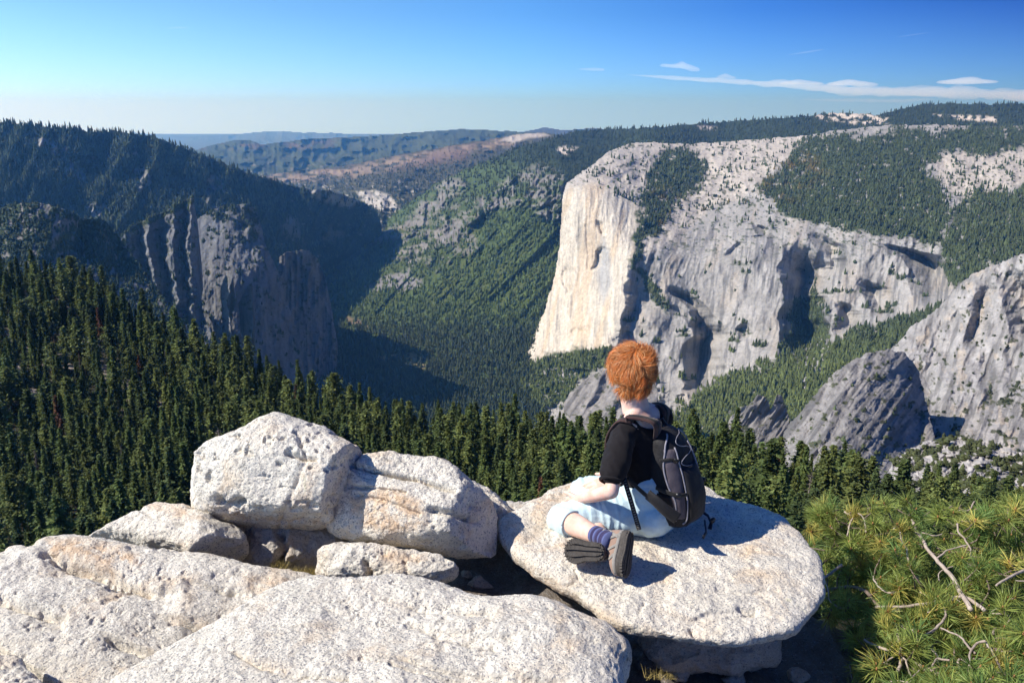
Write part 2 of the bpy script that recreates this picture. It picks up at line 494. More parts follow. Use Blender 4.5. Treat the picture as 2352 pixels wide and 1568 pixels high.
def col_gs(gx, gy, D, wx, wy):
    n = fbm(gx / 14, gy / 8, 0, 5, 91)
    sl = gx + gy * 0.95
    c = full(gx, C(0.062, 0.088, 0.030)) * (1 + 0.35 * n)[..., None]
    yl = sstep(0.0, 0.4, fbm(sl / 18, gy / 120, 0, 3, 93)) * sstep(480, 560, gy) * (1 - sstep(700, 760, gy))
    c = blend(c, C(0.075, 0.088, 0.030), yl * 0.6)
    up = 1 - sstep(360, 440, gy + (1290 - gx) * 0.30)
    c = blend(c, FOREST_F * 1.05, up)
    cm = crag(gx, gy, wx, wy) * sstep(-0.45, -0.05, fbm(gx / 10, gy / 12, 0, 4, 95))
    cm = cm * sstep(-0.25, 0.1, fbm(gx / 18, gy / 9, 0, 4, 96))
    c = blend(c, full(gx, C(0.19, 0.18, 0.17)) * (1 + 0.4 * fbm(gx / 6, gy / 14, 0, 3, 98))[..., None], np.clip(cm, 0, 1) * 0.95)
    for p in TALUS:
        c = blend(c, C(0.20, 0.195, 0.20), soft_poly(wx, wy, p, 4) * sstep(-0.3, 0.1, fbm(gx / 7, gy / 6, 0, 3, 97)))
    # valley floor clearings
    for p, k in (([(868, 822), (905, 812), (975, 808), (982, 835), (975, 850), (930, 830), (885, 830)], C(0.20, 0.16, 0.085)), ([(790, 725), (840, 735), (850, 752), (800, 745)], C(0.17, 0.13, 0.085))):
        c = blend(c, k, soft_poly(wx, wy, p, 5) * sstep(-0.4, 0.1, fbm(gx / 7, gy / 4, 0, 3, 99)))
    # bare granite on the rim
    for p in ([(1275, 342), (1300, 334), (1330, 340), (1300, 356)], [(1865, 266), (1900, 259), (1960, 258), (2020, 268), (2035, 280), (1960, 284), (1900, 278)], [(1960, 275), (2040, 272), (2040, 284), (1960, 286)],
              [(2140, 262), (2200, 266), (2290, 268), (2290, 280), (2200, 276)], [(2070, 300), (2110, 300), (2125, 315), (2080, 320)], [(1600, 290), (1650, 292), (1650, 297), (1610, 298)]):
        c = blend(c, C(0.58, 0.52, 0.45), soft_poly(wx, wy, p, 4) * sstep(-0.3, 0.1, fbm(gx / 10, gy / 5, 0, 3, 101)))
    return c
GS_POLY = [(690, 640), (742, 597), (800, 566), (868, 520), (905, 488), (950, 458), (1000, 420), (1060, 392), (1120, 368), (1180, 342), (1240, 324), (1300, 306), (1340, 299), (1400, 296), (1500, 292), (1580, 285), (1640, 281), (1740, 274), (1860, 266), (1900, 259), (1960, 258), (2010, 264), (2060, 252), (2110, 240), (2180, 236), (2260, 239), (2352, 237), (2430, 240),
           (2430, 560), (1500, 560), (1340, 900), (1340, 1030), (690, 1030)]
GS = terrain("valley_and_green_slope", GS_POLY,
        [(690, 640, 7000), (742, 600, 7450), (900, 640, 6000), (770, 740, 5050), (980, 860, 4150), (1280, 880, 4050), (690, 950, 3800), (1100, 950, 3800), (1340, 950, 3850), (868, 520, 7900), (1000, 420, 7800), (1060, 560, 5900), (1100, 700, 4900), (1180, 342, 7700), (1280, 600, 5100), (1240, 720, 4650),
         (1290, 400, 6300), (1400, 296, 8800), (1640, 281, 9000), (1900, 260, 9000), (2110, 240, 9200), (2352, 237, 9200), (1500, 340, 7200), (1850, 330, 7400), (2352, 330, 7200), (1500, 560, 6300), (2352, 560, 6300)], 1.6,
        rel_gs, col_gs, edge_noise=4.0, back=0.05)

# ---- the great pale wall and the massif to its right
EC_POLY = [(1196, 822), (1222, 775), (1246, 722), (1262, 676), (1276, 620), (1284, 560), (1289, 500), (1293, 445), (1300, 420), (1330, 398), (1368, 372), (1400, 346), (1440, 329), (1500, 326), (1560, 331), (1640, 326), (1720, 320), (1790, 315), (1850, 311), (1905, 300), (1980, 292), (2060, 286), (2150, 285), (2260, 290), (2430, 292),
           (2430, 1180), (1700, 1180), (1100, 1100), (1120, 930), (1170, 870)]
EC_FOREST = [([(1455, 590), (1452, 560), (1480, 480), (1500, 395), (1530, 350), (1570, 345), (1620, 370), (1610, 420), (1550, 470), (1530, 520), (1480, 560), (1465, 620), (1520, 680), (1540, 720), (1500, 690), (1450, 630)], 1.0),
             ([(1860, 315), (2352, 285), (2430, 285), (2430, 330), (2250, 360), (2150, 350), (2130, 380), (2170, 450), (2190, 480), (2140, 560), (2090, 545), (1960, 530), (1900, 515), (1840, 505), (1800, 480), (1740, 440), (1800, 370)], 1.0),
             ([(2190, 480), (2240, 450), (2300, 440), (2430, 400), (2430, 560), (2352, 590), (2280, 600), (2200, 650), (2170, 640), (2160, 570)], 0.9),
             ([(1830, 700), (1880, 670), (1900, 720), (1890, 790), (1960, 760), (2040, 740), (2100, 720), (2170, 690), (2120, 760), (2060, 800), (1900, 900), (1800, 1000), (1700, 1000), (1560, 950), (1600, 900), (1700, 860), (1780, 830), (1800, 790)], 1.0),
             ([(1210, 828), (1300, 800), (1330, 785), (1360, 795), (1395, 800), (1390, 850), (1330, 880), (1300, 930), (1200, 960), (1120, 950), (1150, 880)], 1.0),
             ([(1500, 1180), (1520, 960), (1700, 930), (1800, 940), (1800, 1180)], 1.0)]
def ec_forest(gx, gy, wx, wy):
    m = 0
    wx = gx + 26 * fbm(gx / 45, gy / 30, 0, 3, 105) + 9 * fbm(gx / 10, gy / 7, 0, 3, 106)
    wy = gy + 20 * fbm(gx / 45, gy / 30, 0, 3, 107) + 7 * fbm(gx / 10, gy / 7, 0, 3, 108)
    for p, k in EC_FOREST: m = np.maximum(m, k * soft_poly(wx, wy, p, 8))
    return m
def rel_ec(gx, gy, D):
    wallm = soft_poly(gx, gy, [(1180, 830), (1290, 440), (1400, 420), (1480, 470), (1452, 600), (1440, 700), (1400, 800)], 14)
    slab = soft_poly(gx, gy, [(1480, 560), (1560, 470), (1800, 470), (2170, 590), (2170, 700), (1900, 780), (1700, 870), (1540, 900), (1450, 850), (1450, 640)], 20)
    wx = gx + 10 * fbm(gx / 40, gy / 60, 0, 3, 115)
    r = -15 * ridged(wx / 15, gy / 200, 0, 5, 111) * wallm - 7 * fbm(gx / 6, gy / 14, 0, 4, 119) * wallm - 26 * fbm(wx / 40, gy / 150, 0, 3, 112) * wallm
    r = r - slab * (17 * ridged((wx + 0.35 * gy) / 30, gy / 110, 0, 5, 113) + 38 * fbm(gx / 60, gy / 80, 0, 3, 114) + 8 * fbm(gx / 12, gy / 18, 0, 4, 117))
    rest = 1 - np.maximum(wallm, slab)
    r = r - rest * 62 * fbm(gx / 46, gy / 30, 0, 5, 116) - rest * 26 * ridged(gx / 20, gy / 14, 0, 3, 118)
    # named breaks: line, width turned from the sun, width of return, depth in metres
    for l, a, b, k in (
        ([(1368, 505), (1372, 520), (1380, 540)], 7, 14, 26),
        ([(1352, 620), (1366, 590), (1374, 565)], 9, 26, 34), ([(1284, 640), (1296, 610), (1300, 680)], 9, 18, 26),
        ([(1300, 770), (1320, 745)], 24, 22, 30),
        ([(1448, 600), (1440, 680), (1420, 760), (1395, 830), (1385, 900)], 26, 60, 90),
        ([(1560, 730), (1580, 760), (1572, 820), (1565, 880), (1570, 900)], 44, 60, 210),
        ([(1530, 660), (1575, 712), (1590, 760)], 18, 40, 90),
        ([(1710, 545), (1728, 512), (1735, 540)], 22, 30, 70), ([(1660, 590), (1700, 550)], 14, 40, 40),
        ([(1790, 560), (1782, 620), (1788, 700), (1792, 790), (1790, 830)], 64, 60, 300),
        ([(1850, 530), (1870, 580), (1880, 640)], 40, 40, 110),
        ([(2000, 560), (2060, 585), (2100, 640), (2110, 700)], 60, 60, 210),
        ([(1960, 640), (1990, 690), (2000, 730)], 24, 40, 80), ([(1905, 690), (1925, 730), (1915, 760)], 24, 40, 80),
        ([(1690, 755), (1705, 740), (1700, 780)], 14, 24, 50), ([(1500, 690), (1560, 730)], 14, 30, 30)):
        r = r + saw(wx, gy, l, a, b, k * 1.35)
    return r
def col_ec(gx, gy, D, wx, wy):
    n = fbm(gx / 22, gy / 30, 0, 5, 121)
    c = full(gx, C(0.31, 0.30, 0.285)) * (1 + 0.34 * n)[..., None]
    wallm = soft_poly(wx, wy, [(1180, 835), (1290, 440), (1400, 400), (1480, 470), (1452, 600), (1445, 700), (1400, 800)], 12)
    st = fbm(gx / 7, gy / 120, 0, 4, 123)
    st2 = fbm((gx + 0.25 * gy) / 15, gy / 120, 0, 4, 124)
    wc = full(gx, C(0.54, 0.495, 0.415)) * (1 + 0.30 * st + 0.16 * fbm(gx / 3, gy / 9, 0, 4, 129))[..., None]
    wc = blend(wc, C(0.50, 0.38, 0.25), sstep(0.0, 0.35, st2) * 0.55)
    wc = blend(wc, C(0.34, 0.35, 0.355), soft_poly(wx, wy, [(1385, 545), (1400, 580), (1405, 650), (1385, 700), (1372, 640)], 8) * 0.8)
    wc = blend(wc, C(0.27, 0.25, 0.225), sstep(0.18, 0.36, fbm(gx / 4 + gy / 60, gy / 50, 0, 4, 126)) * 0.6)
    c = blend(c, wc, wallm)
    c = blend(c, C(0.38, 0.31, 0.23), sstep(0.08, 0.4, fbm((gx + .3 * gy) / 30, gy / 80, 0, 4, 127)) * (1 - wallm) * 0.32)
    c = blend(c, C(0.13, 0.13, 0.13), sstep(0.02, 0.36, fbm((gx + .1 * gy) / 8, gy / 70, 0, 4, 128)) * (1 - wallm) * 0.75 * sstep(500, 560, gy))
    # pale summit slabs
    top = soft_poly(wx, wy, [(1290, 430), (1370, 370), (1440, 322), (1560, 325), (1850, 305), (1840, 350), (1760, 400), (1700, 460), (1640, 470), (1540, 560), (1470, 600), (1470, 470), (1400, 420)], 8)
    c = blend(c, C(0.46, 0.42, 0.37) * 1.0, top * 0.85)
    c = blend(c, C(0.45, 0.41, 0.36), soft_poly(wx, wy, [(2130, 360), (2250, 345), (2352, 345), (2400, 400), (2300, 440), (2220, 455), (2180, 440)], 8) * 0.9)
    # vegetation
    f = ec_forest(gx, gy, wx, wy)
    f = np.clip(f * sstep(-0.62, -0.15, fbm(gx / 12, gy / 9, 0, 4, 131)), 0, 1)
    sc = sstep(0.20, 0.34, fbm(gx / 7, gy / 4, 0, 4, 133)) * (1 - wallm) * (1 - sstep(540, 640, gy)) * 0.8
    sc2 = sstep(0.30, 0.42, fbm(gx / 30, gy / 11, 0, 5, 135)) * (1 - wallm) * sstep(520, 700, gy) * 0.8
    g = full(gx, C(0.05, 0.065, 0.026)) * (1 + 0.4 * fbm(gx / 8, gy / 8, 0, 4, 137))[..., None]
    g = blend(g, C(0.14, 0.105, 0.035), sstep(0.1, 0.4, fbm(gx / 12, gy / 8, 0, 4, 139)) * soft_poly(gx, gy, [(1740, 430), (1800, 350), (1880, 380), (1820, 450), (1500, 480), (1520, 440)], 30) * 0.8)
    c = c * (1 - np.clip(f + sc + sc2, 0, 1))[..., None] + g * np.clip(f + sc + sc2, 0, 1)[..., None]
    for p in ([(1840, 800), (1890, 770), (1910, 800), (1870, 870), (1830, 920), (1825, 860)], [(1245, 850), (1290, 845), (1330, 855), (1300, 880), (1260, 870)], [(1240, 915), (1290, 890), (1300, 895), (1260, 915)]):
        c = blend(c, C(0.34, 0.33, 0.325), soft_poly(wx, wy, p, 5) * sstep(-0.3, 0.1, fbm(gx / 6, gy / 6, 0, 3, 141)))
    return c
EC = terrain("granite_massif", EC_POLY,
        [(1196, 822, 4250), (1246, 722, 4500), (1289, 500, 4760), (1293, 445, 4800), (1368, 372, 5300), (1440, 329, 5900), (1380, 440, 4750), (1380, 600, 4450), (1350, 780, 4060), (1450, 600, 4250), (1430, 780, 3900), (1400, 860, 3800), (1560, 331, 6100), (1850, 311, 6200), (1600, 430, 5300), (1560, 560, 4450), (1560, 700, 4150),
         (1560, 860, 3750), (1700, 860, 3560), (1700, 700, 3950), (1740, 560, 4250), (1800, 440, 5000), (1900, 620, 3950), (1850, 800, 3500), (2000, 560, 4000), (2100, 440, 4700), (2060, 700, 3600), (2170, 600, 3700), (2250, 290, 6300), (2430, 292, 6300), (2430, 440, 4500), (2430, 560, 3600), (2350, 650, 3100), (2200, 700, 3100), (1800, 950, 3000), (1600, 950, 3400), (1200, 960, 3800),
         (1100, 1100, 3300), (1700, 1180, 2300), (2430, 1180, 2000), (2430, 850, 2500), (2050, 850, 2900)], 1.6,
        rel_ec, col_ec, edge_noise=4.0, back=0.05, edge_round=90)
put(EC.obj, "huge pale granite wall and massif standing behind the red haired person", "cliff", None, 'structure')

# ---- Cathedral-like rocks on the left of the valley
def rel_cr(gx, gy, D):
    wx = gx + 6 * fbm(gx / 30, gy / 60, 0, 3, 151)
    r = -8 * ridged(wx / 16, gy / 110, 0, 4, 153) - 10 * fbm(gx / 14, gy / 20, 0, 4, 155)
    for l, a, b, k in (
        ([(436, 440), (440, 560), (438, 640), (444, 760)], 26, 14, 120), ([(402, 450), (396, 560), (404, 640), (410, 760)], 24, 13, 70),
        ([(352, 470), (340, 540), (346, 620), (360, 740)], 34, 16, 90), ([(300, 500), (296, 560), (310, 640), (330, 740)], 28, 15, 80),
        ([(385, 480), (380, 540)], 12, 8, 26),
        ([(520, 640), (512, 700), (516, 770)], 46, 15, 50), ([(560, 650), (572, 740)], 30, 22, 55), ([(430, 660), (455, 740)], 50, 18, 60)):
        r = r + saw(wx, gy, l, a, b, k)
    return r
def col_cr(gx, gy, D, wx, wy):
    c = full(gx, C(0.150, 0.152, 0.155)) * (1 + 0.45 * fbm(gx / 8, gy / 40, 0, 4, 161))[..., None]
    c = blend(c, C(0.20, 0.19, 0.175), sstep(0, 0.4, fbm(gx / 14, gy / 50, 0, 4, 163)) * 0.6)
    g = soft_poly(wx, wy, [(270, 548), (300, 520), (445, 455), (450, 466), (310, 530)], 4)
    g = np.maximum(g, soft_poly(wx, wy, [(480, 478), (560, 466), (595, 490), (600, 560), (560, 530), (520, 500), (470, 500)], 8) * sstep(-0.2, 0.2, fbm(gx / 10, gy / 10, 0, 4, 165)))
    g = np.maximum(g, soft_poly(wx, wy, [(270, 560), (310, 560), (330, 640), (400, 700), (480, 780), (300, 800)], 12) * sstep(-0.2, 0.3, fbm(gx / 14, gy / 14, 0, 4, 167)) * .8)
    g = np.maximum(g, sstep(0.32, 0.45, fbm(gx / 9, gy / 9, 0, 4, 168)) * .8)
    return blend(c, C(0.055, 0.062, 0.026), g)
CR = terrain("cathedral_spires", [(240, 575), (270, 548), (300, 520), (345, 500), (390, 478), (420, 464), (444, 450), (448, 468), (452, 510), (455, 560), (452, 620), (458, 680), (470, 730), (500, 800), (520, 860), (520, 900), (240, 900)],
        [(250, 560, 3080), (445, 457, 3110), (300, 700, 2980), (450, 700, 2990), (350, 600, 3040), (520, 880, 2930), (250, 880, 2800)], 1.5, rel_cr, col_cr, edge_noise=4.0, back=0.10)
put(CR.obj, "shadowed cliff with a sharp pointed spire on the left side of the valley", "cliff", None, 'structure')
def rel_cm(gx, gy, D):
    wx = gx + 6 * fbm(gx / 30, gy / 60, 0, 3, 152)
    r = -7 * ridged(wx / 22, gy / 150, 0, 4, 154) - 22 * fbm(gx / 34, gy / 60, 0, 4, 156) - 6 * fbm(gx / 9, gy / 12, 0, 3, 158)
    for l, a, b, k in (([(560, 470), (575, 520), (590, 560)], 26, 26, 60), ([(632, 610), (640, 680), (660, 760)], 26, 20, 40), ([(520, 500), (540, 530)], 20, 20, 30), ([(602, 560), (612, 640), (630, 740), (650, 820)], 22, 26, 36)):
        r = r + saw(wx, gy, l, a, b, k)
    return r
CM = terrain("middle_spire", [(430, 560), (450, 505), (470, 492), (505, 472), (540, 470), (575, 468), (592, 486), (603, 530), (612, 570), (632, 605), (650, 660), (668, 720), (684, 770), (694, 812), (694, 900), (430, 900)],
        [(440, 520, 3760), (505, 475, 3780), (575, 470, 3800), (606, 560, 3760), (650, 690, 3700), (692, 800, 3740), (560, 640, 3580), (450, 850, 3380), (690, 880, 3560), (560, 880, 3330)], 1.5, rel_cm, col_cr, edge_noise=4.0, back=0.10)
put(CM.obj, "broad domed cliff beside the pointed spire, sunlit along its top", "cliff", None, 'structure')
RIBS = [([(506, 660), (512, 640), (524, 628), (538, 630), (530, 660), (524, 700), (530, 740), (534, 800), (508, 800), (512, 740)], 3080, "narrow sunlit rock rib low on the shadowed spires"),
        ([(546, 700), (556, 680), (568, 655), (580, 648), (580, 700), (582, 745), (576, 800), (560, 800), (556, 740)], 3160, "pale wedge of sunlit rock right of the narrow rib")]
for pg, d0, lb in RIBS:
    cx = sum(q[0] for q in pg) / len(pg)
    L = terrain("rock_rib", pg, [(pg[0][0], pg[0][1], d0 + 30), (cx + 14, pg[0][1], d0 - 45), (cx + 14, 800, d0 - 70), (cx - 16, 800, d0)], 1.5, lambda gx, gy, D: -6 * ridged(gx / 9, gy / 40, 0, 4, 157), col_cr, edge_noise=4, back=0.06)
    put(L.obj, lb, "crag", None, 'structure')
def rel_c2(gx, gy, D):
    return -26 * ridged(gx / 13, gy / 80, 0, 5, 171) - 16 * fbm(gx / 12, gy / 18, 0, 4, 172) + saw(gx, gy, [(668, 600), (660, 700)], 30, 14, 40) + saw(gx, gy, [(700, 576), (706, 680)], 34, 30, 60) + saw(gx, gy, [(738, 640), (745, 720)], 20, 20, 30)
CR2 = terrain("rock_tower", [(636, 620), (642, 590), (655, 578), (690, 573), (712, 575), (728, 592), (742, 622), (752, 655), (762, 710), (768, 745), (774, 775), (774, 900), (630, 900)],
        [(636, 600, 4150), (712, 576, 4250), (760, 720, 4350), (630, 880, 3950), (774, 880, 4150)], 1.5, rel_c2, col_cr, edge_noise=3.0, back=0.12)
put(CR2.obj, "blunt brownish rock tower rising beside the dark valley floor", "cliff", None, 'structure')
# ---- low dark hill in front on the far left
def rel_lh(gx, gy, D):
    return -16 * ridged((gx + .4 * gy) / 26, gy / 60, 0, 4, 181) + saw(gx, gy, [(150, 480), (110, 560), (80, 620)], 70, 60, 130) + saw(gx, gy, [(200, 500), (220, 560), (240, 640)], 46, 40, 60)
def col_lh(gx, gy, D, wx, wy):
    c = full(gx, C(0.04, 0.055, 0.024)) * (1 + 0.4 * fbm(gx / 9, gy / 9, 0, 4, 183))[..., None]
    c = blend(c, C(0.085, 0.10, 0.035), soft_poly(wx, wy, [(110, 560), (180, 510), (210, 520), (180, 570), (110, 600)], 10))
    return blend(c, C(0.27, 0.25, 0.24), sstep(0.15, 0.4, fbm(gx / 9, gy / 18, 0, 4, 185)) * 0.7)
LH = terrain("dark_hill", [(-60, 480), (0, 478), (40, 468), (75, 464), (110, 468), (160, 484), (185, 500), (240, 505), (262, 530), (300, 580), (350, 650), (400, 720), (470, 780), (520, 840), (520, 900), (-60, 900)],
        [(-60, 480, 2300), (75, 464, 2350), (200, 500, 2450), (300, 580, 2500), (520, 840, 2100), (-60, 880, 1500), (300, 880, 1700)], 1.6, rel_lh, col_lh, edge_noise=4, back=0.12)

# ---- nearer granite shoulders on the right
def rel_rs(gx, gy, D):
    wx = gx + 8 * fbm(gx / 30, gy / 40, 0, 3, 191)
    r = -16 * ridged((wx + .45 * gy) / 26, gy / 60, 0, 4, 193) - 12 * fbm(gx / 22, gy / 18, 0, 5, 195)
    for l, a, b, k in (
        ([(2130, 690), (2100, 780), (2080, 860), (2110, 960)], 50, 40, 60), ([(2240, 640), (2225, 720), (2210, 800)], 24, 34, 60),
        ([(2290, 610), (2300, 680), (2330, 800)], 60, 30, 110), ([(2190, 700), (2160, 790), (2150, 860)], 18, 34, 30),
        ([(2250, 780), (2240, 860), (2260, 930)], 16, 34, 22), ([(2310, 800), (2300, 900)], 16, 34, 22)):
        r = r + saw(wx, gy, l, a, b, k)
    return r
def col_rs(gx, gy, D, wx, wy):
    c = full(gx, C(0.32, 0.305, 0.29)) * (1 + 0.40 * fbm(gx / 16, gy / 22, 0, 5, 201))[..., None]
    c = blend(c, C(0.13, 0.125, 0.12), sstep(0.0, 0.3, fbm((gx + .3 * gy) / 10, gy / 60, 0, 4, 203)) * 0.7)
    c = blend(c, C(0.46, 0.38, 0.29), sstep(0.15, 0.4, fbm(gx / 20, gy / 30, 0, 4, 205)) * 0.5)
    g = sstep(0.22, 0.36, fbm(gx / 13, gy / 10, 0, 4, 207)) * sstep(900, 960, gy + .2 * (gx - 2000)) + sstep(0.36, 0.46, fbm(gx / 11, gy / 11, 0, 4, 209))
    return blend(c, C(0.06, 0.066, 0.03), np.clip(g, 0, 1) * .9)
RS = terrain("granite_shoulder", [(1985, 860), (2010, 830), (2060, 790), (2090, 752), (2140, 720), (2170, 690), (2190, 662), (2230, 630), (2270, 612), (2310, 598), (2352, 580), (2430, 560), (2430, 1200), (2000, 1200), (1900, 1000)],
        [(1985, 860, 2150), (2090, 752, 2300), (2190, 662, 2350), (2352, 580, 2300), (2430, 560, 2250), (2352, 800, 1950), (2200, 900, 1800), (2100, 860, 2000), (2430, 1180, 1000), (2000, 1180, 1300), (2200, 1050, 1350)], 1.5, rel_rs, col_rs, edge_noise=5, back=0.12, edge_round=30)
put(RS.obj, "broken grey granite shoulder at the right edge above the pine shrub", "cliff", None, 'structure')
def rel_dm(gx, gy, D):
    wx = gx + 6 * fbm(gx / 30, gy / 40, 0, 3, 211)
    return -12 * ridged((wx + .7 * gy) / 30, gy / 90, 0, 5, 213) - 8 * fbm(gx / 16, gy / 16, 0, 4, 215) + saw(wx, gy, [(1960, 840), (1930, 900), (1900, 990), (1860, 1060)], 18, 30, 12) + saw(wx, gy, [(2060, 800), (2080, 900), (2040, 980), (2010, 1060)], 70, 40, 60) \
        + saw(wx, gy, [(1900, 870), (1860, 950), (1820, 1040)], 12, 34, 9)
def col_dm(gx, gy, D, wx, wy):
    c = full(gx, C(0.25, 0.235, 0.22)) * (1 + 0.32 * fbm(gx / 12, gy / 16, 0, 5, 221))[..., None]
    c = blend(c, C(0.10, 0.097, 0.095), sstep(0.0, 0.3, fbm((gx + .7 * gy) / 12, gy / 70, 0, 4, 223)) * 0.7)
    return blend(c, C(0.06, 0.066, 0.03), sstep(0.25, 0.4, fbm(gx / 15, gy / 9, 0, 4, 225)) * .9)
DM = terrain("granite_dome", [(1776, 1060), (1790, 1010), (1815, 970), (1850, 930), (1885, 890), (1915, 855), (1950, 830), (1990, 812), (2035, 802), (2080, 808), (2110, 850), (2130, 930), (2150, 1010), (2160, 1060), (2160, 1220), (1776, 1220)],
        [(1776, 1060, 1150), (1850, 930, 1320), (1950, 830, 1450), (2080, 808, 1560), (1900, 1000, 1130), (2000, 950, 1250), (2120, 900, 1480), (2150, 1060, 1200), (1776, 1220, 850), (2160, 1220, 850)], 1.5, rel_dm, col_dm, edge_noise=5, back=0.14, edge_round=14)
put(DM.obj, "grey rounded granite dome streaked dark to the right of the backpack", "cliff", None, 'structure')
CRAGS = [("rock_outcrop", [(1296, 925), (1310, 900), (1335, 878), (1360, 860), (1385, 850), (1410, 850), (1440, 840), (1480, 850), (1510, 880), (1510, 1000), (1296, 1000)], 2900, "dark sloping rock outcrop behind the person's neck"),
         ("rock_outcrop", [(1660, 990), (1680, 955), (1700, 935), (1720, 930), (1740, 905), (1760, 910), (1772, 940), (1785, 905), (1795, 905), (1810, 950), (1820, 1000), (1820, 1080), (1640, 1080)], 1700, "small jagged dark crag above the trees right of the backpack")]
for nm, pg, d0, lb in CRAGS:
    L = terrain(nm, pg, [(pg[0][0], pg[0][1], d0), (pg[-1][0], pg[-1][1], d0 * .93), (pg[-2][0], pg[-2][1], d0 * .9), (pg[4][0], pg[4][1], d0 * 1.04), (pg[-3][0], pg[-3][1], d0 * 1.02)], 1.5,
            lambda gx, gy, D: -9 * ridged((gx + .6 * gy) / 18, gy / 50, 0, 4, 231) + saw(gx, gy, [(1385, 860), (1370, 900), (1340, 940)], 16, 30, 30) + saw(gx, gy, [(1435, 850), (1425, 900), (1400, 950)], 16, 30, 30), col_dm, edge_noise=4, back=0.1)
    put(L.obj, lb, "crag", None, 'structure')
def rel_rp(gx, gy, D):
    return -9 * np.abs(fbm(gx / 22, gy / 16, 0, 3, 241)) * 2 - 7 * ridged(gx / 30, gy / 24, 0, 4, 243) + saw(gx, gy, [(2150, 1040), (2160, 1100), (2190, 1150)], 30, 30, 12) + saw(gx, gy, [(2260, 1040), (2300, 1110)], 34, 40, 12)
RP = terrain("rocky_knoll", [(2030, 1100), (2050, 1060), (2080, 1035), (2130, 1010), (2180, 1000), (2240, 1010), (2300, 1020), (2352, 1040), (2430, 1050), (2430, 1260), (2030, 1260)],
        [(2030, 1080, 560), (2180, 1000, 620), (2430, 1050, 560), (2030, 1260, 380), (2430, 1260, 380)], 1.5, rel_rp, lambda gx, gy, D, wx, wy: blend(full(gx, C(0.42, 0.39, 0.36)) * (1 + 0.4 * fbm(gx / 8, gy / 8, 0, 5, 245))[..., None], C(0.055, 0.065, 0.028), sstep(-0.02, 0.2, fbm(gx / 20, gy / 12, 0, 4, 247))), edge_noise=6, back=0.2)
put(RP.obj, "broken rocky knoll dotted with scrub above the pine shrub", "crag", None, 'structure')

# ---- the wooded slope below the viewpoint
def rel_ns(gx, gy, D):
    return -12 * fbm(gx / 120, gy / 60, 0, 4, 251)
def col_ns(gx, gy, D, wx, wy):
    c = full(gx, C(0.038, 0.036, 0.022)) * (1 + 0.4 * fbm(gx / 16, gy / 8, 0, 4, 253))[..., None]
    m = sstep(-0.05, 0.12, fbm(gx / 34, gy / 11, 0, 4, 255)) * (1 - sstep(620, 760, gx)) * (1 - sstep(900, 980, gy))
    m = np.maximum(m, soft_poly(wx, wy, [(430, 790), (480, 780), (500, 800), (480, 850), (440, 830)], 6))
    return blend(c, C(0.42, 0.35, 0.29), m * 0.9)
NS_POLY = [(-80, 640), (0, 650), (120, 665), (200, 690), (300, 735), (380, 780), (450, 810), (520, 850), (620, 885), (700, 915), (800, 965), (900, 985), (1000, 1000), (1150, 1010), (1300, 1020), (1450, 1040), (1560, 1040), (1700, 1070), (1800, 1110), (1900, 1150), (2050, 1170), (2200, 1200), (2430, 1230), (2430, 1700), (-80, 1700)]
NS = terrain("forest_slope", NS_POLY,
        [(-80, 640, 700), (120, 665, 720), (300, 735, 700), (520, 850, 640), (700, 915, 600), (1000, 1000, 520), (1300, 1020, 470), (1560, 1040, 430), (1800, 1110, 380), (2050, 1170, 330), (2430, 1230, 300), (-80, 1000, 430), (500, 1050, 420), (1000, 1150, 340), (1500, 1180, 290), (-80, 1250, 320), (600, 1250, 290), (-80, 1700, 150), (1000, 1700, 130), (2430, 1700, 120), (2430, 1400, 200), (1700, 1250, 240)],
        6.0, rel_ns, col_ns, edge_noise=6, back=0.1)
put(NS.obj, None, None, None, 'structure')
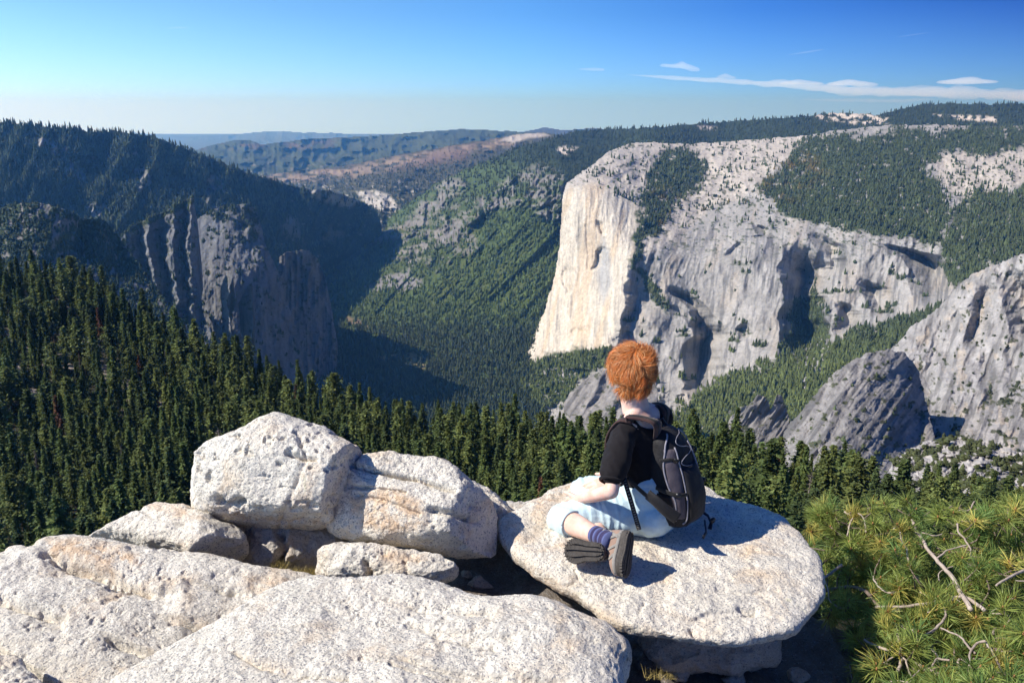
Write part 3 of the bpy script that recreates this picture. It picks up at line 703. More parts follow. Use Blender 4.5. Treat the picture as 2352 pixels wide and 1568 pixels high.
# ------------------------------------------------------------------ far forests (nobody could count them): one merged object per landform
def far_trees(name, label, L, dens, per_px, h0, h1, wr, seed, tint, poly=None, blob=0.3, tint2=None, dark=0.25):
    r = np.random.default_rng(seed)
    ins = L.inside
    n_c = int(ins.sum() * L.step ** 2 * per_px)
    iy, ix = np.nonzero(ins)
    k = r.integers(0, len(iy), n_c)
    iy = iy[k]; ix = ix[k]
    gx = L.gx[iy, ix]; gy = L.gy[iy, ix]
    d = dens(gx, gy)
    keep = r.random(n_c) < d
    iy, ix, gx, gy = iy[keep], ix[keep], gx[keep], gy[keep]
    base = L.pts[iy, ix]
    n = len(base)
    if n == 0: return
    H = r.uniform(h0, h1, n) * (0.75 + 0.5 * r.random(n))
    W = H * wr * r.uniform(0.75, 1.3, n)
    isb = r.random(n) < blob
    H = np.where(isb, H * 0.55, H); W = np.where(isb, W * 1.25, W)
    K = 5
    rings_c = [(-0.06, 0.75), (0.25, 1.0), (0.62, 0.52)]
    rings_b = [(-0.06, 0.6), (0.35, 1.0), (0.75, 0.8)]
    a0 = r.random(n) * 6.28
    vs = []
    lean = r.normal(0, 0.03, (n, 2))
    for q in range(3):
        hz = np.where(isb, rings_b[q][0], rings_c[q][0]); rr = np.where(isb, rings_b[q][1], rings_c[q][1])
        for s in range(K):
            a = a0 + (s + 0.5 * (q & 1)) * 2 * math.pi / K
            rad = W * rr * r.uniform(0.65, 1.25, n)
            z = H * (hz + r.uniform(-0.06, 0.06, n))
            vs.append(np.stack([base[:, 0] + np.cos(a) * rad + lean[:, 0] * z, base[:, 1] + np.sin(a) * rad + lean[:, 1] * z, base[:, 2] + z], -1))
    vs.append(np.stack([base[:, 0] + lean[:, 0] * H, base[:, 1] + lean[:, 1] * H, base[:, 2] + H], -1))
    vs = np.stack(vs, 1)       # n, 16, 3
    tri = []
    for q in range(2):
        for s in range(K):
            t = (s + 1) % K
            tri += [(q * K + s, q * K + t, (q + 1) * K + s), (q * K + t, (q + 1) * K + t, (q + 1) * K + s)]
    for s in range(K): tri.append((2 * K + s, 2 * K + (s + 1) % K, 3 * K))
    tri = np.array(tri)
    off = (np.arange(n) * (3 * K + 1))[:, None, None]
    F = (tri[None] + off).reshape(-1, 3)
    col = tint(gx, gy) * (1 + dark * r.normal(0, 1, n).clip(-2, 2))[:, None]
    if tint2 is not None:
        m = r.random(n) < tint2[1]
        col[m] = tint2[0] * r.uniform(0.8, 1.2, (m.sum(), 1))
    col = np.repeat(col[:, None], 3 * K + 1, 1) * (0.9 + 0.2 * r.random((n, 3 * K + 1, 1)))
    o = mesh_obj(name, vs.reshape(-1, 3), F, M_FAR, smooth=False, colors=col.reshape(-1, 3))
    put(o, label, "forest", None, 'stuff')
    print(name, n, "trees")
    return o

def tc(c):
    return lambda gx, gy: np.zeros(gx.shape + (3,)) + c

def d_lm(gx, gy):
    c = col_lm(gx, gy, None, gx, gy)
    return np.where(c[:, 1] > c[:, 0] * 1.05, 0.95, 0.14)
far_trees("far_forest", "dark conifer forest covering the shaded mountain on the left", LAYERS["wooded_mountain_left"], d_lm, 1 / 17.0, 24, 40, 0.17, 301, tc(C(0.045, 0.062, 0.028)))
def d_gs(gx, gy):
    c = col_gs(gx, gy, None, gx, gy)
    up = 1 - sstep(360, 460, gy + (1290 - gx) * 0.30)
    floor = sstep(690, 780, gy)
    return np.where(c[:, 1] > c[:, 0] * 1.05, 1.0, 0.13) * (0.55 + 0.45 * np.maximum(up, floor))
def t_gs(gx, gy):
    c = np.zeros(gx.shape + (3,)) + C(0.052, 0.068, 0.028)
    m = sstep(440, 520, gy) * (1 - sstep(700, 780, gy))
    return blend(c, C(0.10, 0.14, 0.040), m)
far_trees("far_forest", "forest of conifers and oaks on the green valley slope and rim", LAYERS["valley_and_green_slope"], d_gs, 1 / 16.0, 24, 42, 0.17, 302, t_gs, blob=0.35)
def d_ec(gx, gy):
    f = np.clip(ec_forest(gx, gy, gx, gy) * sstep(-0.7, -0.3, fbm(gx / 12, gy / 9, 0, 4, 131)), 0, 1)
    wallm = soft_poly(gx, gy, [(1180, 835), (1289, 430), (1340, 420), (1470, 480), (1450, 600), (1445, 700), (1400, 800)], 4)
    topz = 1 - sstep(470, 540, gy)
    s = 0.26 * topz * sstep(-0.15, 0.25, fbm(gx / 22, gy / 11, 0, 3, 311)) 
    s = s + 0.75 * (sstep(0.28, 0.42, fbm(gx / 30, gy / 11, 0, 5, 135)) * sstep(520, 700, gy))
    return np.clip(np.maximum(f, s) * (1 - wallm), 0, 1)
def t_ec(gx, gy):
    c = np.zeros(gx.shape + (3,)) + C(0.052, 0.068, 0.028)
    c = blend(c, C(0.085, 0.105, 0.032), sstep(740, 850, gy) * 0.9)
    m = sstep(0.0, 0.4, fbm(gx / 20, gy / 12, 0, 3, 313)) * soft_poly(gx, gy, [(1720, 450), (1760, 360), (1860, 350), (1900, 400), (1800, 470), (1500, 540), (1500, 440)], 30)
    return blend(c, C(0.14, 0.10, 0.03), m * 0.8)
far_trees("far_forest", "conifers and scrub growing across the pale granite massif", LAYERS["granite_massif"], d_ec, 1 / 15.0, 20, 34, 0.18, 303, t_ec, blob=0.3)
for _nm, _lb in (("cathedral_spires", "small trees on the ledges of the pointed spire"), ("middle_spire", "small trees on top of the domed cliff beside the spire")): far_trees("far_forest", _lb, LAYERS[_nm], lambda gx, gy: np.where(col_cr(gx, gy, None, gx, gy)[:, 1] > col_cr(gx, gy, None, gx, gy)[:, 0] * 1.02, 0.9, 0.0), 1 / 20.0, 12, 22, 0.2, 304, tc(C(0.05, 0.065, 0.025)))
far_trees("far_forest", "scrubby trees on the low dark hill at the left edge", LAYERS["dark_hill"], lambda gx, gy: np.where(col_lh(gx, gy, None, gx, gy)[:, 1] > col_lh(gx, gy, None, gx, gy)[:, 0] * 1.02, 0.8, 0.03), 1 / 26.0, 9, 17, 0.22, 305, tc(C(0.045, 0.062, 0.025)), blob=.6)
far_trees("far_scrub", "scrub growing in cracks of the grey granite shoulder", LAYERS["granite_shoulder"], lambda gx, gy: np.where(col_rs(gx, gy, None, gx, gy)[:, 1] > col_rs(gx, gy, None, gx, gy)[:, 0] * 1.0, 0.7, 0.0), 1 / 40.0, 6, 12, 0.3, 306, tc(C(0.05, 0.062, 0.026)), blob=.7)
far_trees("far_scrub", "scrub dotted over the streaked granite dome", LAYERS["granite_dome"], lambda gx, gy: np.where(col_dm(gx, gy, None, gx, gy)[:, 1] > col_dm(gx, gy, None, gx, gy)[:, 0] * 1.0, 0.7, 0.0), 1 / 45.0, 4, 9, 0.3, 307, tc(C(0.05, 0.062, 0.026)), blob=.7)
far_trees("far_scrub", "green bushes scattered over the broken rocky knoll", LAYERS["rocky_knoll"], lambda gx, gy: sstep(-0.1, 0.15, fbm(gx / 20, gy / 12, 0, 4, 247)), 1 / 60.0, 3, 6, 0.35, 308, tc(C(0.065, 0.075, 0.028)), blob=.7)
far_trees("far_forest", "wooded parts of the burnt plateau in the distance", LAYERS["mid_plateau"], lambda gx, gy: np.where(col_fm(gx, gy, None, gx, gy)[:, 1] > 0.12, 0.08, 0.7) * sstep(385, 430, gy + 0.12 * (gx - 700)), 1 / 14.0, 24, 40, 0.2, 309, tc(C(0.04, 0.05, 0.028)), blob=.4)

# ------------------------------------------------------------------ near conifers
def conifer_mesh(seed, kind):
    """returns (crown verts, tris, colours), (trunk verts, quads); unit height"""
    r = np.random.default_rng(seed)
    slim = {'fir': 0.20, 'pine': 0.22, 'slender': 0.145, 'dead': 0.13, 'bare': 0.10}[kind] * r.uniform(0.9, 1.12)
    slim *= r.uniform(0.85, 1.2); pexp = r.uniform(0.70, 1.15); lump = r.uniform(0, 6.28, 3)
    z0 = {'fir': 0.06, 'pine': 0.26, 'slender': 0.12, 'dead': 0.1, 'bare': 0.2}[kind] + r.uniform(0, .12)
    V_, F_, Ccol = [], [], []
    nz = 46 if kind != 'pine' else 34
    lean = r.normal(0, 0.012, 2)
    base = {'fir': C(0.098, 0.136, 0.042), 'pine': C(0.140, 0.172, 0.052), 'slender': C(0.078, 0.110, 0.040), 'dead': C(0.15, 0.075, 0.04), 'bare': C(0.20, 0.17, 0.145)}[kind]
    lob = r.uniform(0, 6.28, 3)
    for k in range(nz):
        t = (k + r.uniform(-.3, .3)) / nz
        z = z0 + (1 - z0) * t
        if kind == 'pine':
            prof = (np.clip(1 - t, 0, 1) ** 0.62) * (0.55 + 0.45 * min(1, t * 5))
        else:
            prof = (np.clip(1 - t, 0, 1) ** pexp) * (0.6 + 0.4 * min(1, t * 5)) + 0.015
        prof *= r.uniform(0.62, 1.18) * (1 + 0.22 * math.sin(9 * z + lump[0]) * math.sin(17 * z + lump[1]))
        nb = max(3, int(round(9 * (0.45 + 0.55 * prof))))
        a0 = r.random() * 6.28
        for b in range(nb):
            a = a0 + b * 2 * math.pi / nb + r.normal(0, .25)
            Lb = slim * prof * r.uniform(0.6, 1.25) * (1 + .25 * math.sin(a * 2 + lob[0] + z * 5))
            if kind in ('dead', 'bare') and r.random() < (0.35 if kind == 'dead' else .6): continue
            if r.random() < 0.08: continue
            droop = (-0.35 + 0.75 * t) if kind != 'pine' else (-0.1 + 0.8 * t)
            ca, sa = math.cos(a), math.sin(a)
            nseg = 5 if kind != 'bare' else 2
            for s in range(nseg):
                u = (s + r.uniform(0.1, 0.9)) / nseg
                px_ = ca * Lb * u + lean[0] * z; py_ = sa * Lb * u + lean[1] * z
                pz_ = z + Lb * u * droop - 0.012 * u * u
                # a spray: a kite of needles around the branch
                ln = (0.022 + 0.022 * r.random()) * (1.25 - 0.5 * u) * (1.0 if kind != 'bare' else 1.2)
                wd = ln * r.uniform(0.35, 0.7) * (1 if kind != 'bare' else 0.18)
                aa = a + r.normal(0, 0.7)
                el = r.normal(droop * 0.5 - 0.15, 0.35)
                dx, dy, dz = math.cos(aa) * math.cos(el), math.sin(aa) * math.cos(el), math.sin(el)
                tilt = r.normal(0, 0.8)
                sx, sy, sz = -math.sin(aa) * math.cos(tilt), math.cos(aa) * math.cos(tilt), math.sin(tilt)
                i0 = len(V_)
                V_.append((px_ - dx * ln * .5, py_ - dy * ln * .5, pz_ - dz * ln * .5))
                V_.append((px_ + sx * wd, py_ + sy * wd, pz_ + sz * wd))
                V_.append((px_ + dx * ln, py_ + dy * ln, pz_ + dz * ln - 0.004))
                V_.append((px_ - sx * wd, py_ - sy * wd, pz_ - sz * wd))
                F_.append((i0, i0 + 1, i0 + 2)); F_.append((i0, i0 + 2, i0 + 3))
                c = base * r.uniform(0.75, 1.3) * (C(1.12, 1.0, .8) if r.random() < .25 else 1)
                Ccol += [c] * 4
    i0 = len(V_)
    for q in range(10):      # leader
        a = r.random() * 6.28; z = 1 - 0.05 * r.random(); w = 0.006
        V_ += [(lean[0] * z, lean[1] * z, z - .03), (math.cos(a) * w + lean[0], math.sin(a) * w + lean[1], z), (lean[0], lean[1], z + .02)]
        F_.append((i0, i0 + 1, i0 + 2)); i0 += 3; Ccol += [base] * 3
    tv, tf = [], []
    K = 7
    for q, z in enumerate((-0.03, 0.02, 0.15, 0.4, 0.7, 0.97)):
        rad = 0.0135 * (1 - z) ** 0.8 + 0.0012
        for s in range(K):
            a = s * 2 * math.pi / K
            tv.append((math.cos(a) * rad + lean[0] * z, math.sin(a) * rad + lean[1] * z, z))
    for q in range(5):
        for s in range(K):
            t = (s + 1) % K
            tf.append((q * K + s, q * K + t, (q + 1) * K + t, (q + 1) * K + s))
    return (np.array(V_), np.array(F_), np.array(Ccol)), (np.array(tv), np.array(tf))

M_NEEDLE = mat_leaf("conifer_needles", transl=0.25)
def mat_bark(name, c1, c2):
    m, nt, b = new_mat(name)
    n = noise_node(nt, 14, 5, 0.7)
    r = ramp(nt, n.outputs[0], [(0.3, c1), (0.7, c2)])
    nt.links.new(r.outputs[0], b.inputs["Base Color"])
    return m
M_BARK = mat_bark("conifer_bark", (0.07, 0.045, 0.03), (0.16, 0.11, 0.08))
M_SNAG = mat_bark("grey_dead_wood", (0.22, 0.19, 0.17), (0.36, 0.33, 0.30))
KINDS = ['fir', 'fir', 'fir', 'slender', 'slender', 'pine', 'pine', 'fir', 'dead', 'bare', 'pine', 'fir', 'slender', 'pine']
VARIANTS = []
for i, k in enumerate(KINDS):
    (cv, cf, cc), (tv, tf) = conifer_mesh(400 + i, k)
    crown = mesh_obj("crown", cv, cf, M_NEEDLE, smooth=False, colors=cc)
    trunk = mesh_obj("trunk", tv, tf, M_SNAG if k == 'bare' else M_BARK)
    VARIANTS.append((k, crown, trunk))

FRONT_ROCKS = [(-90, 1270), (60, 1255), (190, 1190), (290, 1145), (420, 1150), (440, 1010), (580, 955), (700, 985), (800, 1040), (1000, 1040), (1100, 1110), (1170, 1160), (1300, 1095), (1380, 1090), (1400, 950), (1520, 910), (1620, 1130), (1760, 1160), (1880, 1250), (1900, 1400), (1900, 1700), (-90, 1700)]
def near_forest():
    r = np.random.default_rng(77)
    L = LAYERS["forest_slope"]
    pts = []
    tries = 60000
    px = r.uniform(-70, 2420, tries); py = r.uniform(640, 1420, tries)
    ins = in_poly(px, py, NS_POLY)
    px, py = px[ins], py[ins]
    # candidates are accepted when no accepted tree stands within a spacing measured on the slope
    ix = np.clip(((px - L.xs[0]) / L.step).astype(int), 0, len(L.xs) - 1); iy = np.clip(((py - L.ys[0]) / L.step).astype(int), 0, len(L.ys) - 1)
    ok = L.inside[iy, ix]
    px, py, ix, iy = px[ok], py[ok], ix[ok], iy[ok]
    W = L.pts[iy, ix]
    w = 1.0 / W[:, 1]
    gap = fbm(px / 34, py / 11, 0, 4, 255)
    clear = sstep(-0.05, 0.15, gap) * (1 - sstep(560, 700, px)) * (1 - sstep(880, 960, py))
    acc = []
    grid = {}
    # more candidates per picture area far away, so thin by world area
    order = r.permutation(len(px))
    for k in order:
        x, y = W[k, 0], W[k, 1]
        if r.random() < clear[k] * 0.92: continue
        sp = 4.9 + 2.6 * r.random() + 0.6 * (px[k] < 800)
        cx, cy = int(x // 8), int(y // 8)
        bad = False
        for a in (-1, 0, 1):
            for b in (-1, 0, 1):
                for q in grid.get((cx + a, cy + b), ()):
                    if (q[0] - x) ** 2 + (q[1] - y) ** 2 < sp * sp: bad = True; break
                if bad: break
            if bad: break
        if bad: continue
        grid.setdefault((cx, cy), []).append((x, y))
        acc.append(k)
    acc = np.array(acc)
    print("near trees", len(acc))
    base = W[acc]; px = px[acc]; py = py[acc]
    n = len(acc)
    kind = r.choice(len(KINDS), n, p=[.11, .11, .10, .06, .06, .09, .09, .10, .012, .018, .07, .09, .04, .05])
    H = r.uniform(11, 30, n) * np.where(r.random(n) < 0.12, 1.25, 1.0) * np.where(r.random(n) < 0.25, 0.6, 1.0)
    kk = np.array([KINDS[i] for i in kind])
    H = np.where(kk == 'bare', H * 0.75, H) * (1 + 0.35 * sstep(540, 680, base[:, 1]))
    rot = r.uniform(0, 6.28, n)
    fat = r.uniform(0.8, 1.5, n)
    tx, ty = to_px(base + np.stack([0 * H, 0 * H, H * 0.85], -1))
    mx, my = to_px(base + np.stack([0 * H, 0 * H, H * 0.55], -1))
    vis = (tx > -10) & (tx < 2362) & (ty < 1560) & ~in_poly(tx, ty, FRONT_ROCKS) & ~((tx > 1830) & (ty > 1160))
    show = H / base[:, 1] * np.where(in_poly(mx, my, FRONT_ROCKS), 0.5, 1) * vis
    big = np.argsort(-show)[:300]
    isbig = np.zeros(n, bool); isbig[big] = True
    GROUPS = {'fir': "conifers of the near forest below the rocks", 'slender': "conifers of the near forest below the rocks", 'pine': "conifers of the near forest below the rocks",
              'dead': "conifers of the near forest below the rocks", 'bare': "conifers of the near forest below the rocks"}
    def where_txt(x, y):
        if x < 440: h = "on the left slope beyond the slabs"
        elif x < 830: h = "rising behind the round boulder"
        elif x < 1180: h = "rising behind the split boulder"
        elif x < 1420: h = "between the boulders and the person"
        elif x < 1640: h = "just beyond the person and backpack"
        elif x < 1850: h = "right of the backpack"
        else: h = "behind the pine shrub"
        return h
    def look(k, H_, f, y):
        s = "tall" if H_ > 30 else ("small" if H_ < 19 else "mid-height")
        w = "broad" if f > 1.15 else ("narrow" if f < 0.98 else "conical")
        return {'fir': f"{s} {w} dark green fir", 'slender': f"{s} {w} slender green conifer", 'pine': f"{s} {w} yellow-green pine", 'dead': f"{s} {w} rusty brown dying conifer", 'bare': f"{s} {w} grey leafless snag"}[k]
    used = set()
    big = list(big)
    for v in range(len(KINDS)):          # every kind stands at least once among the nearest
        if not any(kind[q] == v for q in big): kind[big[-1 - v]] = v
    done = {}
    for q in big:
        k, crown, trunk = VARIANTS[kind[q]]
        nm = {'fir': 'fir_tree', 'slender': 'conifer_tree', 'pine': 'pine_tree', 'dead': 'dead_conifer', 'bare': 'tree_snag'}[k]
        t = bpy.data.objects.new(nm, None); SC.collection.objects.link(t)
        t.location = base[q]; t.rotation_euler = (0, 0, rot[q]); t.scale = (H[q] * fat[q], H[q] * fat[q], H[q])
        lab = look(k, H[q], fat[q], py[q]) + " " + where_txt(tx[q], ty[q])
        put(t, lab, "tree", GROUPS[k])
        done.setdefault(lab, []).append((q, t))
        if kind[q] not in used:
            used.add(kind[q]); c, s = crown, trunk
        else:
            c, s = crown.copy(), trunk.copy(); SC.collection.objects.link(c); SC.collection.objects.link(s)
        c.parent = t; s.parent = t
    # where several share a look and a place, say which by its order from the left and its row
    for lab, lst in done.items():
        if len(lst) > 1:
            lst.sort(key=lambda a: tx[a[0]])
            words = ["leftmost", "second from left", "third from left", "fourth from left", "fifth from left", "sixth from left", "seventh from left", "eighth from left", "ninth from left", "tenth from left"]
            for i, (q, t) in enumerate(lst):
                if i == len(lst) - 1 and len(lst) > 2: w = "rightmost"
                elif i < len(words): w = words[i]
                else: continue
                t["label"] = lab + ", " + w
    # the rest of the wood: one object, geometry nodes placing the same crowns and trunks
    rest = ~isbig
    me = bpy.data.meshes.new("near_forest")
    pb = base[rest]
    me.vertices.add(len(pb)); me.vertices.foreach_set("co", pb.astype(np.float32).ravel())
    for nm2, ty2, arr in (("h", 'FLOAT', H[rest]), ("f", 'FLOAT', (H * fat)[rest]), ("rz", 'FLOAT', rot[rest]), ("k", 'INT', kind[rest].astype(np.int32))):
        at = me.attributes.new(nm2, ty2, 'POINT'); at.data.foreach_set("value", arr.astype(np.float32 if ty2 == 'FLOAT' else np.int32))
    o = bpy.data.objects.new("near_forest", me); SC.collection.objects.link(o)
    put(o, "dense green conifer forest filling the slope below the rocks", "forest", None, 'stuff')
    ng = bpy.data.node_groups.new("near_forest_nodes", 'GeometryNodeTree')
    ng.interface.new_socket(name="Geometry", in_out='INPUT', socket_type='NodeSocketGeometry')
    ng.interface.new_socket(name="Geometry", in_out='OUTPUT', socket_type='NodeSocketGeometry')
    gi = ng.nodes.new("NodeGroupInput"); go = ng.nodes.new("NodeGroupOutput")
    mp = ng.nodes.new("GeometryNodeMeshToPoints")
    ng.links.new(gi.outputs[0], mp.inputs[0])
    g2i = ng.nodes.new("GeometryNodeGeometryToInstance")
    for i in reversed(range(len(VARIANTS))):
        j = ng.nodes.new("GeometryNodeJoinGeometry")
        for ob in VARIANTS[i][1:]:
            oi = ng.nodes.new("GeometryNodeObjectInfo"); oi.transform_space = 'ORIGINAL'; oi.inputs[0].default_value = ob
            ng.links.new(oi.outputs["Geometry"], j.inputs[0])
        one = ng.nodes.new("GeometryNodeGeometryToInstance"); ng.links.new(j.outputs[0], one.inputs[0])
        ng.links.new(one.outputs[0], g2i.inputs[0])
    ip = ng.nodes.new("GeometryNodeInstanceOnPoints")
    ng.links.new(mp.outputs[0], ip.inputs["Points"]); ng.links.new(g2i.outputs[0], ip.inputs["Instance"])
    ip.inputs["Pick Instance"].default_value = True
    def attr(nm3, ty3):
        a = ng.nodes.new("GeometryNodeInputNamedAttribute"); a.data_type = ty3; a.inputs[0].default_value = nm3; return a.outputs[0]
    ng.links.new(attr("k", 'INT'), ip.inputs["Instance Index"])
    cr = ng.nodes.new("ShaderNodeCombineXYZ"); ng.links.new(attr("rz", 'FLOAT'), cr.inputs[2])
    ng.links.new(cr.outputs[0], ip.inputs["Rotation"])
    cs = ng.nodes.new("ShaderNodeCombineXYZ"); f_ = attr("f", 'FLOAT')
    ng.links.new(f_, cs.inputs[0]); ng.links.new(f_, cs.inputs[1]); ng.links.new(attr("h", 'FLOAT'), cs.inputs[2])
    ng.links.new(cs.outputs[0], ip.inputs["Scale"])
    ng.links.new(ip.outputs[0], go.inputs[0])
    md = o.modifiers.new("trees", 'NODES'); md.node_group = ng
near_forest()
# ------------------------------------------------------------------ granite boulders and slabs round the viewpoint
def mat_granite(name, base=(0.70, 0.645, 0.54), dark=(0.30, 0.285, 0.265), warm=(0.50, 0.33, 0.17), warm_amt=0.5, bump=1.0):
    m, nt, b = new_mat(name)
    tcn = N(nt, "ShaderNodeTexCoord")
    obj = tcn.outputs["Object"]
    at = N(nt, "ShaderNodeAttribute", attribute_name="stain")
    # feldspar and mica grains
    v = N(nt, "ShaderNodeTexVoronoi"); v.inputs["Scale"].default_value = 190; nt.links.new(obj, v.inputs["Vector"])
    sepc = N(nt, "ShaderNodeSeparateColor"); nt.links.new(v.outputs["Color"], sepc.inputs[0])
    grain = ramp(nt, sepc.outputs[0], [(0.0, dark), (0.08, (0.40, 0.385, 0.37)), (0.15, base), (0.8, (base[0] * 1.18, base[1] * 1.18, base[2] * 1.18)), (1.0, (base[0] * 1.25, base[1] * 1.25, base[2] * 1.25))])
    n1 = noise_node(nt, 2.2, 6, 0.62, vec=obj)
    big = ramp(nt, n1.outputs[0], [(0.3, 0.84), (0.5, 1.0), (0.7, 1.08)])
    c = mixc(nt, 'MULTIPLY', 1.0, grain.outputs[0], big.outputs[0])
    n2 = noise_node(nt, 26, 6, 0.7, vec=obj)
    spk = ramp(nt, n2.outputs[0], [(0.34, 0.72), (0.44, 1.0), (1.0, 1.04)])
    c = mixc(nt, 'MULTIPLY', 0.8, c, spk.outputs[0])
    n3 = noise_node(nt, 3.4, 7, 0.65, vec=obj, dist=0.6)
    wm = ramp(nt, n3.outputs[0], [(0.52, 0.0), (0.70, warm_amt)])
    c = mixc(nt, 'MIX', wm.outputs[0], c, mixc(nt, 'MULTIPLY', 0.75, (warm[0] * 1.5, warm[1] * 1.5, warm[2] * 1.5), grain.outputs[0]))
    # orange weathering painted where the rock has it
    st = mixc(nt, 'MULTIPLY', 1.0, (0.62, 0.36, 0.16), mixc(nt, 'MIX', 0.5, (1.2, 1.2, 1.2), grain.outputs[0]))
    n4 = noise_node(nt, 14, 6, 0.7, vec=obj)
    stm = N(nt, "ShaderNodeMath", operation='MULTIPLY'); nt.links.new(at.outputs["Fac"], stm.inputs[0])
    nr = ramp(nt, n4.outputs[0], [(0.38, 0.0), (0.56, 1.0)]); nt.links.new(nr.outputs[0], stm.inputs[1])
    c = mixc(nt, 'MIX', stm.outputs[0], c, mixc(nt, 'MIX', 0.45, st, c))
    # black lichen in pits, a little yellow-green lichen
    n5 = noise_node(nt, 9, 8, 0.75, vec=obj)
    bl = ramp(nt, n5.outputs[0], [(0.62, 0.0), (0.70, 0.75)])
    c = mixc(nt, 'MIX', bl.outputs[0], c, (0.08, 0.078, 0.075))
    n6 = noise_node(nt, 5, 7, 0.7, vec=obj, dist=1.0)
    yl = ramp(nt, n6.outputs[0], [(0.68, 0.0), (0.74, 0.35)])
    c = mixc(nt, 'MIX', yl.outputs[0], c, (0.30, 0.31, 0.07))
    nt.links.new(c, b.inputs["Base Color"])
    b.inputs["Roughness"].default_value = 0.8
    # relief of the crystals and weathering crust
    add = N(nt, "ShaderNodeMath", operation='ADD'); 
    h1 = noise_node(nt, 95, 5, 0.7, vec=obj); h2 = noise_node(nt, 22, 6, 0.65, vec=obj)
    m2 = N(nt, "ShaderNodeMath", operation='MULTIPLY'); m2.inputs[1].default_value = 2.4; nt.links.new(h2.outputs[0], m2.inputs[0])
    nt.links.new(h1.outputs[0], add.inputs[0]); nt.links.new(m2.outputs[0], add.inputs[1])
    bp = N(nt, "ShaderNodeBump"); bp.inputs["Strength"].default_value = 1.0; bp.inputs["Distance"].default_value = 0.0095 * bump
    nt.links.new(add.outputs[0], bp.inputs["Height"]); nt.links.new(bp.outputs[0], b.inputs["Normal"])
    return m
M_GRAN = mat_granite("granite_pale")
M_GRAN_W = mat_granite("granite_warm", base=(0.50, 0.46, 0.40), warm_amt=0.75)
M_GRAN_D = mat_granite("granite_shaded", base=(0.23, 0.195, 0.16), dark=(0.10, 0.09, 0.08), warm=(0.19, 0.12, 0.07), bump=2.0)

def smooth_outline(pts, na, grow=1.0):
    p = np.array(pts, float); p = p.mean(0) + (p - p.mean(0)) * grow
    n = len(p); out = []
    for i in range(n):
        p0, p1, p2, p3 = p[i - 1], p[i], p[(i + 1) % n], p[(i + 2) % n]
        for t in np.linspace(0, 1, 12, endpoint=False):
            out.append(0.5 * ((2 * p1) + (-p0 + p2) * t + (2 * p0 - 5 * p1 + 4 * p2 - p3) * t * t + (-p0 + 3 * p1 - 3 * p2 + p3) * t ** 3))
    return np.array(out)

